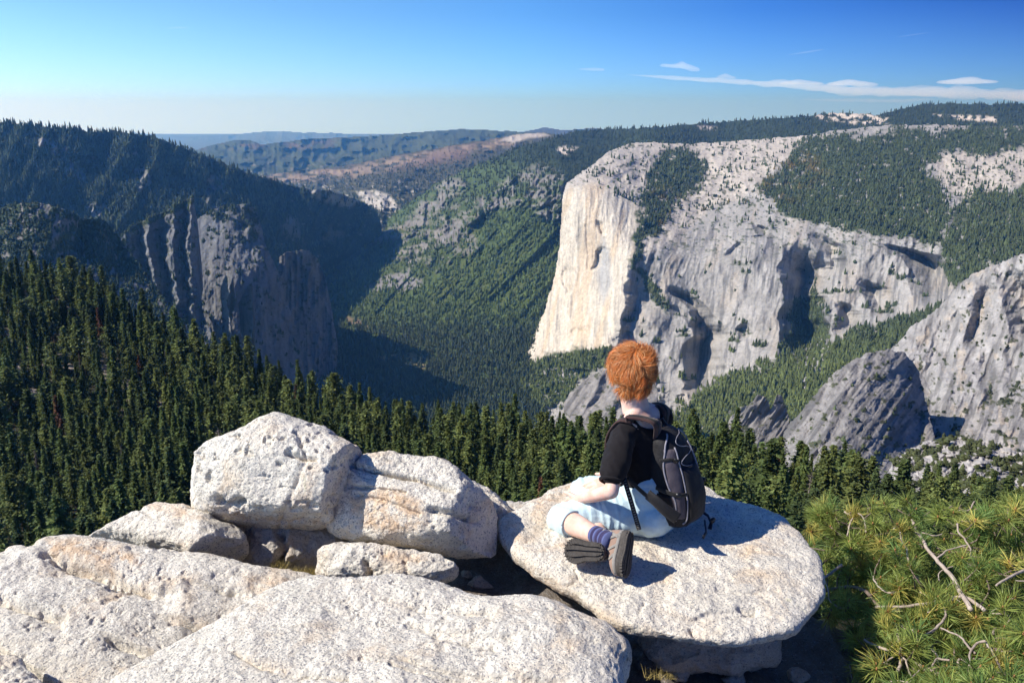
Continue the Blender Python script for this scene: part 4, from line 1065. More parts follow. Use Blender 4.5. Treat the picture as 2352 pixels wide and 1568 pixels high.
def rock(name, outline, ref, normal, t_top, t_bot, mat, label, seed, pw=2.6, pw_b=None, rough=(0.05, 0.02, 0.007), center=None, NA=420, NR=110, cracks=(), steps=(), cuts=0, stain=(), cat="boulder", planes=(), pit=0.0, layers=0.0, drop=None, kind=None, grow=1.0, group="granite rocks of the viewpoint"):
    n_ = np.array(normal, float); n_ /= np.linalg.norm(n_)
    p0 = P(ref[0], ref[1], ref[2])
    op = smooth_outline(outline, NA, grow)
    def onplane(px, py):
        r = ray(px, py)
        return r * ((p0 @ n_) / (r @ n_))[..., None]
    B = onplane(op[:, 0], op[:, 1])
    c = onplane(np.array([center[0]]), np.array([center[1]]))[0] if center else B.mean(0)
    ex = np.cross([0, 0.3, 1.0] if abs(n_[1]) < .9 else [0, 0, 1], n_); ex /= np.linalg.norm(ex); ey = np.cross(n_, ex)
    b2 = np.stack([(B - c) @ ex, (B - c) @ ey], -1)
    ang = np.arctan2(b2[:, 1], b2[:, 0]); rad = np.hypot(b2[:, 0], b2[:, 1])
    o = np.argsort(ang); ang = ang[o]; rad = rad[o]
    th = np.linspace(-math.pi, math.pi, NA, endpoint=False)
    R = np.interp(th, np.concatenate([ang - 2 * math.pi, ang, ang + 2 * math.pi]), np.tile(rad, 3))
    s = np.linspace(0, 1, NR + 1)[1:]
    s = 1 - (1 - s) ** 1.5           # finer towards the rim
    prof = (1 - s ** pw) ** (1 / 2.2)
    prof_b = (1 - s ** (pw_b or pw)) ** (1 / 2.2)
    def sheet(t, prof=prof):
        T = t if callable(t) else (lambda x, y: t + 0 * x)
        x = s[:, None] * (R * np.cos(th))[None]; y = s[:, None] * (R * np.sin(th))[None]
        return x, y, prof[:, None] * T(x, y)
    x1, y1, h1 = sheet(t_top); x2, y2, h2 = sheet(-t_bot, prof_b)
    def w3(x, y, h): return c + x[..., None] * ex + y[..., None] * ey + h[..., None] * n_
    top = w3(x1, y1, h1).reshape(-1, 3); bot = w3(x2, y2, h2)[:-1].reshape(-1, 3)
    apex_t = c + n_ * t_top; apex_b = c - n_ * t_bot
    V0 = np.concatenate([top, bot, [apex_t], [apex_b]])
    nt_ = NR * NA
    i = np.arange(NR - 1)[:, None] * NA; j = np.arange(NA)[None]; j2 = (j + 1) % NA
    q1 = np.stack([i + j, i + NA + j, i + NA + j2, i + j2], -1).reshape(-1, 4)
    ib = nt_ + np.arange(NR - 2)[:, None] * NA
    q2 = np.stack([ib + j, ib + j2, ib + NA + j2, ib + NA + j], -1).reshape(-1, 4)
    last = nt_ + (NR - 2) * NA; rim = (NR - 1) * NA; jj = np.arange(NA); jj2 = (jj + 1) % NA
    q3 = np.stack([last + jj, last + jj2, rim + jj2, rim + jj], -1)
    at_ = len(V0) - 2; ab_ = len(V0) - 1
    f1 = np.stack([np.full(NA, at_), jj, jj2], -1); f2 = np.stack([np.full(NA, ab_), nt_ + jj2, nt_ + jj], -1)
    # displacement along a smooth outward direction
    d = V0 - (c - n_ * (t_bot - t_top) * 0.3)
    ext = np.abs(V0 - c).max(0)
    # numeric normals
    me = bpy.data.meshes.new("tmp"); me.from_pydata(V0.tolist(), [], q1.tolist() + q2.tolist() + q3.tolist() + f1.tolist() + f2.tolist())
    me.update(); nn = np.zeros(len(V0) * 3, np.float32); me.vertices.foreach_get("normal", nn); nn = nn.reshape(-1, 3).astype(float); bpy.data.meshes.remove(me)
    out = np.einsum('ij,ij->i', nn, V0 - c)
    if out.mean() < 0: nn = -nn; flip = True
    else: flip = False
    size = float(np.median(R))
    Vn = V0.copy()
    rr = np.random.default_rng(seed)
    for k in range(cuts):
        a = rr.normal(0, 1, 3); a /= np.linalg.norm(a)
        dd = (Vn - c) @ a; lim = np.percentile(dd, 93) * rr.uniform(0.90, 0.98)
        if a @ n_ < 0.15: a = a - 2 * min(0, a @ n_) * n_; a = a + 0.4 * n_; a /= np.linalg.norm(a); dd = (Vn - c) @ a; lim = dd.max() * rr.uniform(0.74, 0.88)
        over = np.maximum(0, dd - lim)
        Vn = Vn - a * (over * 0.8)[:, None]
    for a, fr in planes:                  # broken flat faces
        a = np.array(a, float); a /= np.linalg.norm(a)
        dd = (Vn - c) @ a; lim = dd.max() * fr; soft = 0.012
        Vn = Vn - a * (np.logaddexp(0, (dd - lim) / soft) * soft * 0.96)[:, None]
    X = Vn / size
    disp = rough[0] * fbm(X[:, 0] * 1.6, X[:, 1] * 1.6, X[:, 2] * 1.6, 4, seed) * size * 2
    disp += rough[1] * fbm(Vn[:, 0] * 8, Vn[:, 1] * 8, Vn[:, 2] * 8, 4, seed + 1) * 1.7
    disp += rough[2] * fbm(Vn[:, 0] * 46, Vn[:, 1] * 46, Vn[:, 2] * 46, 3, seed + 2) * 1.1
    if pit:
        pp = fbm(Vn[:, 0] * 20, Vn[:, 1] * 20, Vn[:, 2] * 20, 4, seed + 5)
        disp -= pit * sstep(0.25, 0.5, pp)
    if layers:
        lz = (Vn @ (n_ * 0.3 + np.array([0.1, 0.1, 1.0]))) + 0.03 * fbm(Vn[:, 0] * 4, Vn[:, 1] * 4, Vn[:, 2] * 4, 3, seed + 7)
        disp -= layers * sstep(0.55, 0.95, ridged(lz * 9, lz * 0 + 3.3, fbm(Vn[:, 0] * 2, Vn[:, 1] * 2, 0, 2, seed) * .6, 2, seed + 8))
    qx, qy = to_px(Vn)
    front = np.concatenate([np.ones(nt_), np.zeros(len(V0) - nt_ - 2), [1], [0]])
    for ck in cracks:
        pts, w, dep = ck
        wob = 3.0 * fbm(qx / 22, qy / 22, 0, 3, seed + 9)
        dist, t, sd = seg_dist(qx + wob, qy + wob, pts)
        disp -= 1.3 * dep * np.exp(-(dist / w) ** 2) * front * (0.75 + 0.5 * fbm(qx / 15, qy / 15, 0, 2, seed + 10))
    for pts, drop, fade in steps:
        wob = 5.0 * fbm(qx / 26, qy / 26, 0, 4, seed + 12)
        dist, t, sd = seg_dist(qx + wob, qy + wob, pts)
        e = np.clip(np.minimum(t, 1 - t) * 8, 0, 1)
        disp -= drop * sstep(-1.5, 3.5, sd * dist) * np.exp(-np.maximum(0, dist - 2) / fade) * front * e
    Vn = Vn + nn * disp[:, None]
    stv = np.zeros(len(Vn))
    for pg, k in stain:
        stv = np.maximum(stv, k * soft_poly(qx + 8 * fbm(qx / 20, qy / 20, 0, 3, 77), qy, pg, 14))
    if flip: q1, q2, q3, f1, f2 = q1[:, ::-1], q2[:, ::-1], q3[:, ::-1], f1[:, ::-1], f2[:, ::-1]
    ob = mesh_obj(name, Vn, [np.concatenate([q1, q2, q3]), np.concatenate([f1, f2])], mat, attrs={"stain": stv})
    put(ob, label, cat, group if kind is None else None, kind)
    return ob

def plane_z(z0):  # helper reference: distance at which a ray meets height z0
    return lambda px, py: float(z0 / ray(px, py)[2])
DZ = plane_z(-1.87)

# bedrock under everything, dropping away beyond the ledge
def bedrock():
    xs = np.linspace(-7, 7, 900); ys = np.linspace(-3.5, 9, 700)
    X, Y = np.meshgrid(xs, ys)
    edge = 3.72 + 0.25 * fbm(X * 0.8, Y * 0 + 1, 0, 3, 501) - 0.10 * X * 0
    edge = np.where(X > 0.9, edge - (X - 0.9) * 0.1, edge)
    Z = -2.13 + 0.06 * fbm(X * 1.2, Y * 1.2, 0, 5, 502) + 0.05 * ridged(X * 3 + Y, Y * 2, 0, 5, 503) + 0.022 * ridged(X * 9, Y * 9, 0, 4, 504)
    Z = Z - 0.40 * sstep(0.25, 0.5, X + 0.05 * fbm(Y * 3, X * 3, 0, 3, 505))
    Z = Z - np.maximum(0, Y - edge) * 0.9 - np.maximum(0, Y - edge - 2) * 1.2 - np.maximum(0, X - 1.6) * 0.2 - np.maximum(0, np.abs(X) - 2.6) * 0.6
    V_ = np.stack([X, Y, Z], -1).reshape(-1, 3)
    n, m = X.shape
    i = np.arange(n - 1)[:, None] * m; j = np.arange(m - 1)[None]
    q = np.stack([i + j, i + j + 1, i + m + j + 1, i + m + j], -1).reshape(-1, 4)
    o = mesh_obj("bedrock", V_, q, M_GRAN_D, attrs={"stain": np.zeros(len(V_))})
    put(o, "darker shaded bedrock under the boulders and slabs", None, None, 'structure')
bedrock()

UP = (0.0, -0.04, 1.0)
rock("granite_slab", [(-130, 1330), (-60, 1290), (0, 1276), (20, 1266), (65, 1266), (90, 1248), (125, 1236), (165, 1236), (230, 1250), (330, 1272), (420, 1290), (560, 1312), (680, 1328), (740, 1345), (740, 1420), (680, 1500), (560, 1600), (380, 1720), (100, 1740), (-140, 1640), (-200, 1480)],
     (300, 1400, 2.83), (0.10, -0.12, 1.0), 0.09, 0.24, M_GRAN, "broad rough granite slab sloping across the lower left", 21, pw=5, rough=(0.035, 0.009, 0.004), layers=0.012, center=(280, 1440), NA=620, NR=190,
     cracks=[([(0, 1362), (40, 1380), (110, 1402)], 7, 0.035), ([(110, 1270), (200, 1300), (280, 1330), (340, 1350)], 12, 0.04), ([(390, 1420), (470, 1432), (530, 1450)], 5, 0.02), ([(250, 1470), (330, 1500), (420, 1510)], 6, 0.022), ([(500, 1348), (540, 1352)], 5, 0.02)],
     steps=[([(100, 1268), (190, 1290), (250, 1302), (300, 1332), (350, 1350), (420, 1356)], .045, 45), ([(-40, 1352), (0, 1364), (60, 1388), (125, 1408), (160, 1412)], .035, 40), ([(-30, 1450), (30, 1500), (120, 1560), (160, 1600)], .04, 50), ([(350, 1400), (450, 1425), (540, 1445), (600, 1448)], .03, 35), ([(220, 1450), (330, 1488), (450, 1520), (520, 1522)], .03, 40), ([(420, 1330), (500, 1346), (580, 1352)], .022, 30)],
     stain=[([(110, 1240), (180, 1240), (260, 1275), (260, 1310), (200, 1290), (130, 1262)], 1.0), ([(560, 1320), (650, 1330), (720, 1345), (640, 1350), (570, 1345)], .9), ([(390, 1412), (520, 1432), (500, 1450), (390, 1432)], .5)], cat="rock slab", pit=0.008)
rock("granite_slab", [(-160, 1510), (-60, 1490), (20, 1515), (90, 1560), (150, 1640), (60, 1750), (-160, 1750)], (0, 1580, 2.25), (0, -.1, 1), 0.05, 0.2, M_GRAN, "corner of a low slab at the bottom left edge", 22, pw=4, center=(-10, 1620), NA=240, NR=70, cat="rock slab")
rock("granite_slab", [(200, 1640), (270, 1578), (330, 1540), (410, 1498), (480, 1458), (540, 1425), (590, 1395), (640, 1362), (700, 1345), (780, 1350), (860, 1352), (960, 1352), (1030, 1366), (1110, 1392), (1210, 1404), (1300, 1420), (1375, 1448), (1432, 1480), (1448, 1505), (1436, 1530), (1440, 1580), (1470, 1680), (1300, 1800), (300, 1800)],
     (800, 1460, 2.52), (-0.05, -0.02, 1.0), 0.13, 0.30, M_GRAN, "smooth pale domed slab filling the bottom foreground", 23, pw=4.5, rough=(0.028, 0.008, 0.004), layers=0.004, center=(820, 1560), NA=760, NR=210,
     cracks=[([(540, 1500), (600, 1530), (680, 1548), (800, 1560)], 4, 0.014), ([(900, 1530), (1000, 1545), (1150, 1555), (1300, 1558)], 5, 0.016), ([(960, 1380), (1040, 1388), (1090, 1400)], 7, 0.014), ([(1000, 1450), (1080, 1468), (1140, 1480)], 9, 0.014)],
     steps=[([(920, 1372), (1000, 1390), (1090, 1400), (1140, 1400)], .02, 30), ([(930, 1415), (1050, 1440), (1130, 1455), (1200, 1455)], .022, 35), ([(520, 1490), (640, 1543), (720, 1552), (830, 1562)], .016, 40), ([(900, 1500), (1020, 1525), (1180, 1540), (1340, 1552)], .024, 40), ([(740, 1390), (800, 1396), (860, 1392)], .010, 30)],
     stain=[([(540, 1500), (700, 1545), (680, 1560), (560, 1525)], .35)], cat="rock slab", pit=0.006)
rock("granite_boulder", [(196, 1215), (200, 1196), (225, 1182), (258, 1160), (290, 1147), (330, 1152), (400, 1156), (450, 1166), (500, 1188), (538, 1216), (552, 1250), (550, 1288), (520, 1302), (470, 1294), (420, 1280), (350, 1262), (290, 1254), (230, 1244), (200, 1236)],
     (380, 1240, 3.42), (-0.30, -0.62, 0.62), 0.13, 0.22, M_GRAN, "low wedge-shaped boulder under the round boulder on the left", 31, pw=3, cuts=3, planes=[((0.5, -0.8, -0.3), 0.7), ((-0.2, -0.2, 1.0), 0.8)], rough=(0.05, 0.012, 0.005), cracks=[([(300, 1150), (350, 1185), (430, 1200), (480, 1215)], 6, 0.012)],
     stain=[([(320, 1150), (430, 1158), (470, 1190), (380, 1180)], .9)])
rock("granite_boulder", [(429, 1105), (433, 1062), (446, 1022), (482, 985), (535, 962), (590, 951), (640, 957), (690, 975), (735, 995), (775, 1012), (812, 1034), (850, 1060), (856, 1110), (830, 1160), (785, 1195), (740, 1210), (700, 1214), (640, 1218), (590, 1216), (535, 1206), (480, 1188), (446, 1170), (432, 1140)],
     (610, 1090, 3.62), (-0.42, -0.86, 0.28), 0.27, 0.24, M_GRAN, "big round pitted boulder perched highest of the boulders", 32, pw=2.7, cuts=4, rough=(0.035, 0.008, 0.005), pit=0.016, layers=0.006, planes=[((0.93, -0.34, -0.12), 0.70), ((-0.1, -0.75, -0.65), 0.80)], grow=1.035, NA=560, NR=150,
     cracks=[([(690, 1000), (700, 1060), (670, 1130), (640, 1210)], 6, 0.012), ([(660, 1040), (700, 1048), (725, 1052)], 5, 0.03), ([(500, 1150), (520, 1162), (548, 1156)], 11, 0.05), ([(640, 1120), (670, 1122)], 3, 0.01)],
     stain=[([(470, 1160), (560, 1175), (640, 1190), (600, 1205), (500, 1185)], .6), ([(700, 1050), (740, 1060), (700, 1200), (640, 1200), (680, 1110)], .5)])
rock("granite_boulder", [(540, 1190), (620, 1196), (700, 1196), (770, 1200), (800, 1230), (770, 1290), (740, 1318), (660, 1312), (600, 1310), (560, 1302), (546, 1260)],
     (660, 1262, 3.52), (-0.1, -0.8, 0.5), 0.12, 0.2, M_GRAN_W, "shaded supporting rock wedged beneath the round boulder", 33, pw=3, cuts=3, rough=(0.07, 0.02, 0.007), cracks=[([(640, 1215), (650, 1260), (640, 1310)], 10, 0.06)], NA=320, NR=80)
rock("granite_boulder", [(1078, 1105), (1110, 1112), (1140, 1130), (1162, 1160), (1170, 1200), (1120, 1230), (1050, 1200), (1040, 1140)],
     (1110, 1165, 3.75), (-0.3, -0.6, 0.6), 0.12, 0.2, M_GRAN, "grey boulder peeking out behind the split boulder", 35, pw=2.6, NA=260, NR=60)
rock("granite_boulder", [(753, 1150), (762, 1128), (786, 1105), (780, 1080), (790, 1062), (786, 1048), (830, 1042), (880, 1038), (950, 1035), (1000, 1044), (1032, 1064), (1058, 1090), (1090, 1118), (1120, 1145), (1150, 1180), (1158, 1230), (1154, 1278), (1120, 1290), (1040, 1280), (960, 1266), (880, 1252), (820, 1243), (775, 1232), (755, 1212), (750, 1180)],
     (950, 1165, 3.42), (-0.28, -0.78, 0.50), 0.17, 0.28, M_GRAN, "large split boulder with deep horizontal cracks, second from left", 34, pw=3.0, cuts=3, rough=(0.035, 0.008, 0.005), layers=0.010, planes=[((-0.05, -0.85, -0.5), 0.78), ((0.75, -0.5, 0.3), 0.80), ((0.0, -0.35, 0.93), 0.80)], NA=600, NR=160,
     cracks=[([(786, 1058), (840, 1072), (900, 1086), (960, 1094), (1010, 1112), (1050, 1122)], 4, 0.030), ([(800, 1116), (880, 1122), (930, 1130)], 3.5, 0.022), ([(990, 1170), (1030, 1176), (1075, 1188)], 7, 0.03), ([(1060, 1140), (1130, 1180)], 6, 0.015), ([(820, 1135), (880, 1150), (960, 1180)], 5, 0.018)],
     steps=[([(776, 1060), (860, 1074), (930, 1088), (1000, 1104), (1060, 1120)], .022, 22), ([(970, 1168), (1040, 1178), (1100, 1195)], .018, 20)],
     stain=[([(800, 1130), (900, 1120), (970, 1150), (980, 1210), (900, 1225), (800, 1200)], 1.0)], pit=0.006)
rock("granite_boulder", [(725, 1300), (732, 1272), (760, 1256), (800, 1252), (860, 1258), (930, 1262), (1000, 1274), (1042, 1290), (1048, 1312), (1020, 1332), (960, 1345), (880, 1344), (800, 1338), (750, 1334), (728, 1320)],
     (880, 1300, 3.16), (-0.1, -0.72, 0.65), 0.11, 0.16, M_GRAN, "small lumpy rock tucked under the split boulder", 36, pw=3, cuts=2, grow=1.05, rough=(0.05, 0.014, 0.006), pit=0.010, NA=420, NR=100,
     cracks=[([(840, 1290), (848, 1320), (850, 1340)], 8, 0.03), ([(930, 1290), (935, 1340)], 5, 0.02)], stain=[([(860, 1262), (980, 1275), (980, 1290), (870, 1284)], 1.0)])
rock("granite_slab", [(1150, 1156), (1200, 1154), (1280, 1160), (1300, 1180), (1240, 1200), (1160, 1195)], (1220, 1175, 4.1), (0, -.2, 1), 0.02, 0.2, M_GRAN_W, "flat brownish ledge just left of the person's rock", 37, NA=200, NR=50, cat="rock slab")
# the slab the person sits on
SEAT_REF = (1500, 1300, 3.24)
SEAT_N = (0.05, -0.05, 1.0)
SEAT = rock("granite_slab", [(1148, 1215), (1155, 1190), (1190, 1172), (1222, 1152), (1262, 1128), (1300, 1110), (1335, 1098), (1400, 1096), (1480, 1100), (1560, 1108), (1620, 1128), (1660, 1146), (1720, 1160), (1765, 1176), (1812, 1206), (1850, 1246), (1874, 1285), (1886, 1325), (1882, 1372), (1858, 1415), (1815, 1446), (1750, 1466), (1680, 1474), (1600, 1470), (1520, 1458), (1450, 1440), (1395, 1420), (1345, 1385), (1290, 1345), (1225, 1300), (1175, 1262)],
     SEAT_REF, SEAT_N, 0.035, 0.17, M_GRAN, "large flat overhanging slab the red haired person sits on", 41, pw=9, pw_b=1.5, rough=(0.022, 0.009, 0.004), center=(1520, 1275), NA=760, NR=200,
     cracks=[([(1300, 1345), (1330, 1330), (1322, 1312)], 4, 0.014), ([(1600, 1460), (1590, 1440)], 6, 0.02), ([(1700, 1395), (1735, 1402)], 8, 0.03), ([(1650, 1350), (1700, 1362), (1760, 1352)], 4, 0.008), ([(1480, 1380), (1470, 1400)], 6, 0.012)],
     steps=[([(1560, 1415), (1640, 1400), (1700, 1404), (1760, 1402)], .014, 30), ([(1560, 1362), (1650, 1346), (1700, 1356), (1800, 1350)], .008, 30), ([(1280, 1240), (1240, 1256), (1200, 1250)], .01, 25)],
     stain=[([(1222, 1152), (1300, 1110), (1345, 1100), (1340, 1120), (1260, 1160), (1225, 1180)], 1.0), ([(1150, 1200), (1180, 1180), (1200, 1240), (1170, 1250)], .6), ([(1180, 1265), (1290, 1340), (1340, 1385), (1400, 1425), (1380, 1440), (1200, 1320)], .7)], cat="rock slab")

rock("granite_slab", [(104, 1262), (110, 1246), (140, 1236), (190, 1240), (250, 1252), (320, 1268), (372, 1290), (380, 1330), (345, 1348), (300, 1330), (240, 1308), (180, 1292), (125, 1280)],
     (240, 1290, 3.02), (0.06, -0.25, 1.0), 0.035, 0.09, M_GRAN, "thin orange-stained ledge lying across the back of the left slab", 51, pw=4, rough=(0.05, 0.012, 0.005), NA=360, NR=80, stain=[([(110, 1240), (200, 1240), (320, 1272), (330, 1300), (200, 1285), (120, 1275)], 1.0)], cat="rock slab")

rs_ = np.random.default_rng(9)
for k_, (sx, sy, sr) in enumerate([(1490, 1520, 34), (1560, 1548, 24), (1620, 1525, 18), (1690, 1556, 30), (1760, 1530, 20), (1830, 1552, 26), (1530, 1500, 14), (1100, 1345, 26), (1180, 1372, 18), (1070, 1318, 16)]):
    pts_ = [(sx + sr * (1 + .25 * rs_.normal()) * math.cos(a), sy + sr * .62 * (1 + .25 * rs_.normal()) * math.sin(a)) for a in np.linspace(0, 2 * math.pi, 8, endpoint=False)]
    low_ = sy > 1450
    d_ = (2.46 if low_ else 2.10) / -ray(sx, sy)[2]
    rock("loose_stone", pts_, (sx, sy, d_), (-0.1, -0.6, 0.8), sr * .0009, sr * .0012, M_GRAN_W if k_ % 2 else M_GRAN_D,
         ["brownish stone in the dark hollow below the seat slab's left end", "small stone at the bottom edge left of the slab's middle", "tiny stone under the front lip of the seat slab", "rough stone at the bottom edge under the seat slab", "small stone below the seat slab's right half", "stone at the bottom edge beside the pine shrub", "pebble beside the right end of the domed slab", "flat stone in the dark gap right of the split boulder", "small stone in the gap left of the seat slab", "little stone just under the split boulder's right corner"][k_], 900 + k_, pw=2.6, cuts=4, NA=90, NR=26, rough=(0.08, 0.01, 0.003), cat="stone", group="loose stones in the hollows")

rock("granite_boulder", [(1470, 1440), (1560, 1420), (1700, 1420), (1800, 1430), (1812, 1480), (1770, 1530), (1660, 1545), (1540, 1538), (1480, 1500)],
     (1640, 1485, 3.25), (-0.1, -0.75, 0.5), 0.10, 0.22, M_GRAN_W, "shadowed block holding up the slab the person sits on", 61, pw=3, cuts=4, rough=(0.06, 0.02, 0.007), NA=320, NR=80)
# ------------------------------------------------------------------ the person
ZR = -1.880                      # rock surface under the person
Fw = np.array([-0.74, 0.67, 0.0]); Fw /= np.linalg.norm(Fw)
Lf = np.array([-Fw[1], Fw[0], 0.0])       # her left
HF = np.array([-0.34, 0.94, 0.0]); HF /= np.linalg.norm(HF); HL_ = np.array([-HF[1], HF[0], 0.0])   # the head is turned
UPV = np.array([0, 0, 1.0])

def tube(path, radii, seg=20, side=None, caps=True):
    """closed tube along path; radii: (a, b) per point, a along 'side', b across; returns verts, quads, tris"""
    path = np.array([np.array(p, float) for p in path]); n = len(path)
    rad = [(r, r) if not hasattr(r, '__len__') else r for r in radii]
    T = np.gradient(path, axis=0); T /= np.linalg.norm(T, axis=1)[:, None] + 1e-12
    s0 = np.array(side if side is not None else (1, 0, 0), float)
    vs = []; 
    for i in range(n):
        a = s0 - T[i] * (s0 @ T[i])
        if np.linalg.norm(a) < 1e-3: a = np.cross(T[i], [0, 1, 0.1])
        a /= np.linalg.norm(a); b = np.cross(T[i], a)
        if side is None: s0 = a
        th = np.arange(seg) * 2 * math.pi / seg
        vs.append(path[i] + np.cos(th)[:, None] * a * rad[i][0] + np.sin(th)[:, None] * b * rad[i][1])
    V_ = np.concatenate(vs + [path[:1], path[-1:]])
    q = []
    for i in range(n - 1):
        for s in range(seg):
            t = (s + 1) % seg
            q.append((i * seg + s, i * seg + t, (i + 1) * seg + t, (i + 1) * seg + s))
    tr = []
    if caps:
        for s in range(seg):
            t = (s + 1) % seg
            tr.append((n * seg, t, s)); tr.append((n * seg + 1, (n - 1) * seg + s, (n - 1) * seg + t))
    return V_, np.array(q), np.array(tr).reshape(-1, 3)

def limb(path, radii, seg=20, side=None, sub=7):
    """tube with rounded ends and a smooth path"""
    p = np.array([np.array(q, float) for q in path]); r = np.array([(x, x) if not hasattr(x, '__len__') else x for x in radii], float)
    n = len(p); ts = np.linspace(0, n - 1, (n - 1) * sub + 1)
    def cr(A):
        out = []
        for t in ts:
            i = min(int(t), n - 2); u = t - i
            a0 = A[max(i - 1, 0)]; a1 = A[i]; a2 = A[i + 1]; a3 = A[min(i + 2, n - 1)]
            out.append(0.5 * (2 * a1 + (a2 - a0) * u + (2 * a0 - 5 * a1 + 4 * a2 - a3) * u * u + (3 * a1 - a0 - 3 * a2 + a3) * u ** 3))
        return np.array(out)
    P_, R_ = cr(p), np.maximum(cr(r), 1e-4)
    def cap(pt, d, rr):
        k = [(0.97, .25), (0.85, .53), (0.6, .8), (0.3, .955)]
        m = min(rr)
        return [pt + d * m * s for c, s in k], [rr * c for c, s in k]
    d0 = P_[0] - P_[1]; d0 /= np.linalg.norm(d0); d1 = P_[-1] - P_[-2]; d1 /= np.linalg.norm(d1)
    a, ra = cap(P_[0], d0, R_[0]); b, rb = cap(P_[-1], d1, R_[-1])
    return tube(list(a[::-1]) + list(P_) + list(b), list(ra[::-1]) + list(R_) + list(rb), seg, side)

def ball(c, rx, ry_, rz, ax=None, seg=24, ring=14):
    ax = ax or (np.array([1., 0, 0]), np.array([0, 1., 0]), UPV)
    V_ = []; 
    for i in range(ring + 1):
        ph = math.pi * i / ring
        for s in range(seg):
            th = 2 * math.pi * s / seg
            V_.append(np.array(c) + ax[0] * rx * math.sin(ph) * math.cos(th) + ax[1] * ry_ * math.sin(ph) * math.sin(th) + ax[2] * rz * math.cos(ph))
    q = [(i * seg + s, i * seg + (s + 1) % seg, (i + 1) * seg + (s + 1) % seg, (i + 1) * seg + s) for i in range(ring) for s in range(seg)]
    return np.array(V_), np.array(q), np.zeros((0, 3), int)

def merge(parts):
    V_, Q, T = [], [], []; o = 0
    for v, q, t in parts:
        V_.append(v); 
        if len(q): Q.append(np.array(q) + o)
        if len(t): T.append(np.array(t) + o)
        o += len(v)
    return np.concatenate(V_), (np.concatenate(Q) if Q else np.zeros((0, 4), int)), (np.concatenate(T) if T else np.zeros((0, 3), int))

def fused(name, parts, voxel, mat, parent, smooth=6, disp=None, flip=False, colors=None):
    """one continuous surface from overlapping volumes, then its own small relief"""
    V_, Q, T = merge(parts)
    o = mesh_obj("tmp_" + name, V_, [Q, T])
    # consistent outward faces
    bm = bmesh.new(); bm.from_mesh(o.data); bmesh.ops.recalc_face_normals(bm, faces=bm.faces); bm.to_mesh(o.data); bm.free()
    md = o.modifiers.new("r", 'REMESH'); md.mode = 'VOXEL'; md.voxel_size = voxel; md.use_smooth_shade = True
    if smooth:
        ms = o.modifiers.new("s", 'SMOOTH'); ms.iterations = smooth; ms.factor = 0.5
    dg = bpy.context.evaluated_depsgraph_get(); dg.update()
    me = bpy.data.meshes.new_from_object(o.evaluated_get(dg))
    bpy.data.objects.remove(o)
    n = len(me.vertices)
    co = np.zeros(n * 3, np.float32); me.vertices.foreach_get("co", co); co = co.reshape(-1, 3).astype(float)
    if disp is not None:
        nn = np.zeros(n * 3, np.float32); me.vertices.foreach_get("normal", nn); nn = nn.reshape(-1, 3)
        co = co + nn * disp(co)[:, None]
        me.vertices.foreach_set("co", co.astype(np.float32).ravel())
    if colors is not None:
        at = me.color_attributes.new("tint", 'FLOAT_COLOR', 'POINT')
        c = np.ones((n, 4), np.float32); c[:, :3] = colors(co); at.data.foreach_set("color", c.ravel())
    me.name = name
    ob = bpy.data.objects.new(name, me); SC.collection.objects.link(ob)
    me.materials.clear(); me.materials.append(mat)
    me.polygons.foreach_set("use_smooth", np.ones(len(me.polygons), bool)); me.update()
    if parent: ob.parent = parent; ob.matrix_parent_inverse = Matrix.Translation(-Vector(parent.location))
    return ob
import bmesh

def keep(o, parent):
    o.parent = parent; o.matrix_parent_inverse = Matrix.Translation(-Vector(parent.location)); return o

def cloth_mat(name, col, rough=0.9, weave=600, bump=0.0006, var=0.12, attr=None, sheen=0.2):
    m, nt, b = new_mat(name)
    n = noise_node(nt, 30, 5, 0.6)
    r = ramp(nt, n.outputs[0], [(0.3, 1 - var), (0.7, 1 + var)])
    c = mixc(nt, 'MULTIPLY', 1.0, col, r.outputs[0])
    if attr:
        a = N(nt, "ShaderNodeAttribute", attribute_name=attr); c = mixc(nt, 'MULTIPLY', 1.0, a.outputs[0], r.outputs[0])
    nt.links.new(c, b.inputs["Base Color"])
    b.inputs["Roughness"].default_value = rough
    b.inputs["Sheen Weight"].default_value = sheen
    n2 = noise_node(nt, weave, 2, 0.5)
    n3 = noise_node(nt, 22, 4, 0.5)
    ad = N(nt, "ShaderNodeMath", operation='MULTIPLY_ADD'); ad.inputs[1].default_value = 5.0
    nt.links.new(n3.outputs[0], ad.inputs[0]); nt.links.new(n2.outputs[0], ad.inputs[2])
    bp = N(nt, "ShaderNodeBump"); bp.inputs["Strength"].default_value = 0.8; bp.inputs["Distance"].default_value = bump
    nt.links.new(ad.outputs[0], bp.inputs["Height"]); nt.links.new(bp.outputs[0], b.inputs["Normal"])
    return m

def mat_skin():
    m, nt, b = new_mat("skin")
    n = noise_node(nt, 18, 5, 0.6)
    r = ramp(nt, n.outputs[0], [(0.35, (0.70, 0.42, 0.32)), (0.65, (0.80, 0.56, 0.45))])
    nt.links.new(r.outputs[0], b.inputs["Base Color"])
    b.inputs["Roughness"].default_value = 0.5
    b.inputs["Subsurface Weight"].default_value = 0.25
    b.inputs["Subsurface Radius"].default_value = (1.0, 0.35, 0.2)
    b.inputs["Subsurface Scale"].default_value = 0.01
    n2 = noise_node(nt, 260, 3, 0.6)
    bp = N(nt, "ShaderNodeBump"); bp.inputs["Strength"].default_value = 0.4; bp.inputs["Distance"].default_value = 0.0006
    nt.links.new(n2.outputs[0], bp.inputs["Height"]); nt.links.new(bp.outputs[0], b.inputs["Normal"])
    return m
M_SKIN = mat_skin()
M_SHIRT = cloth_mat("black_cotton", (0.009, 0.007, 0.008), sheen=0.06)
M_JEANS = cloth_mat("pale_denim", (0.50, 0.66, 0.70), weave=420, bump=0.001, var=0.10, attr="tint")
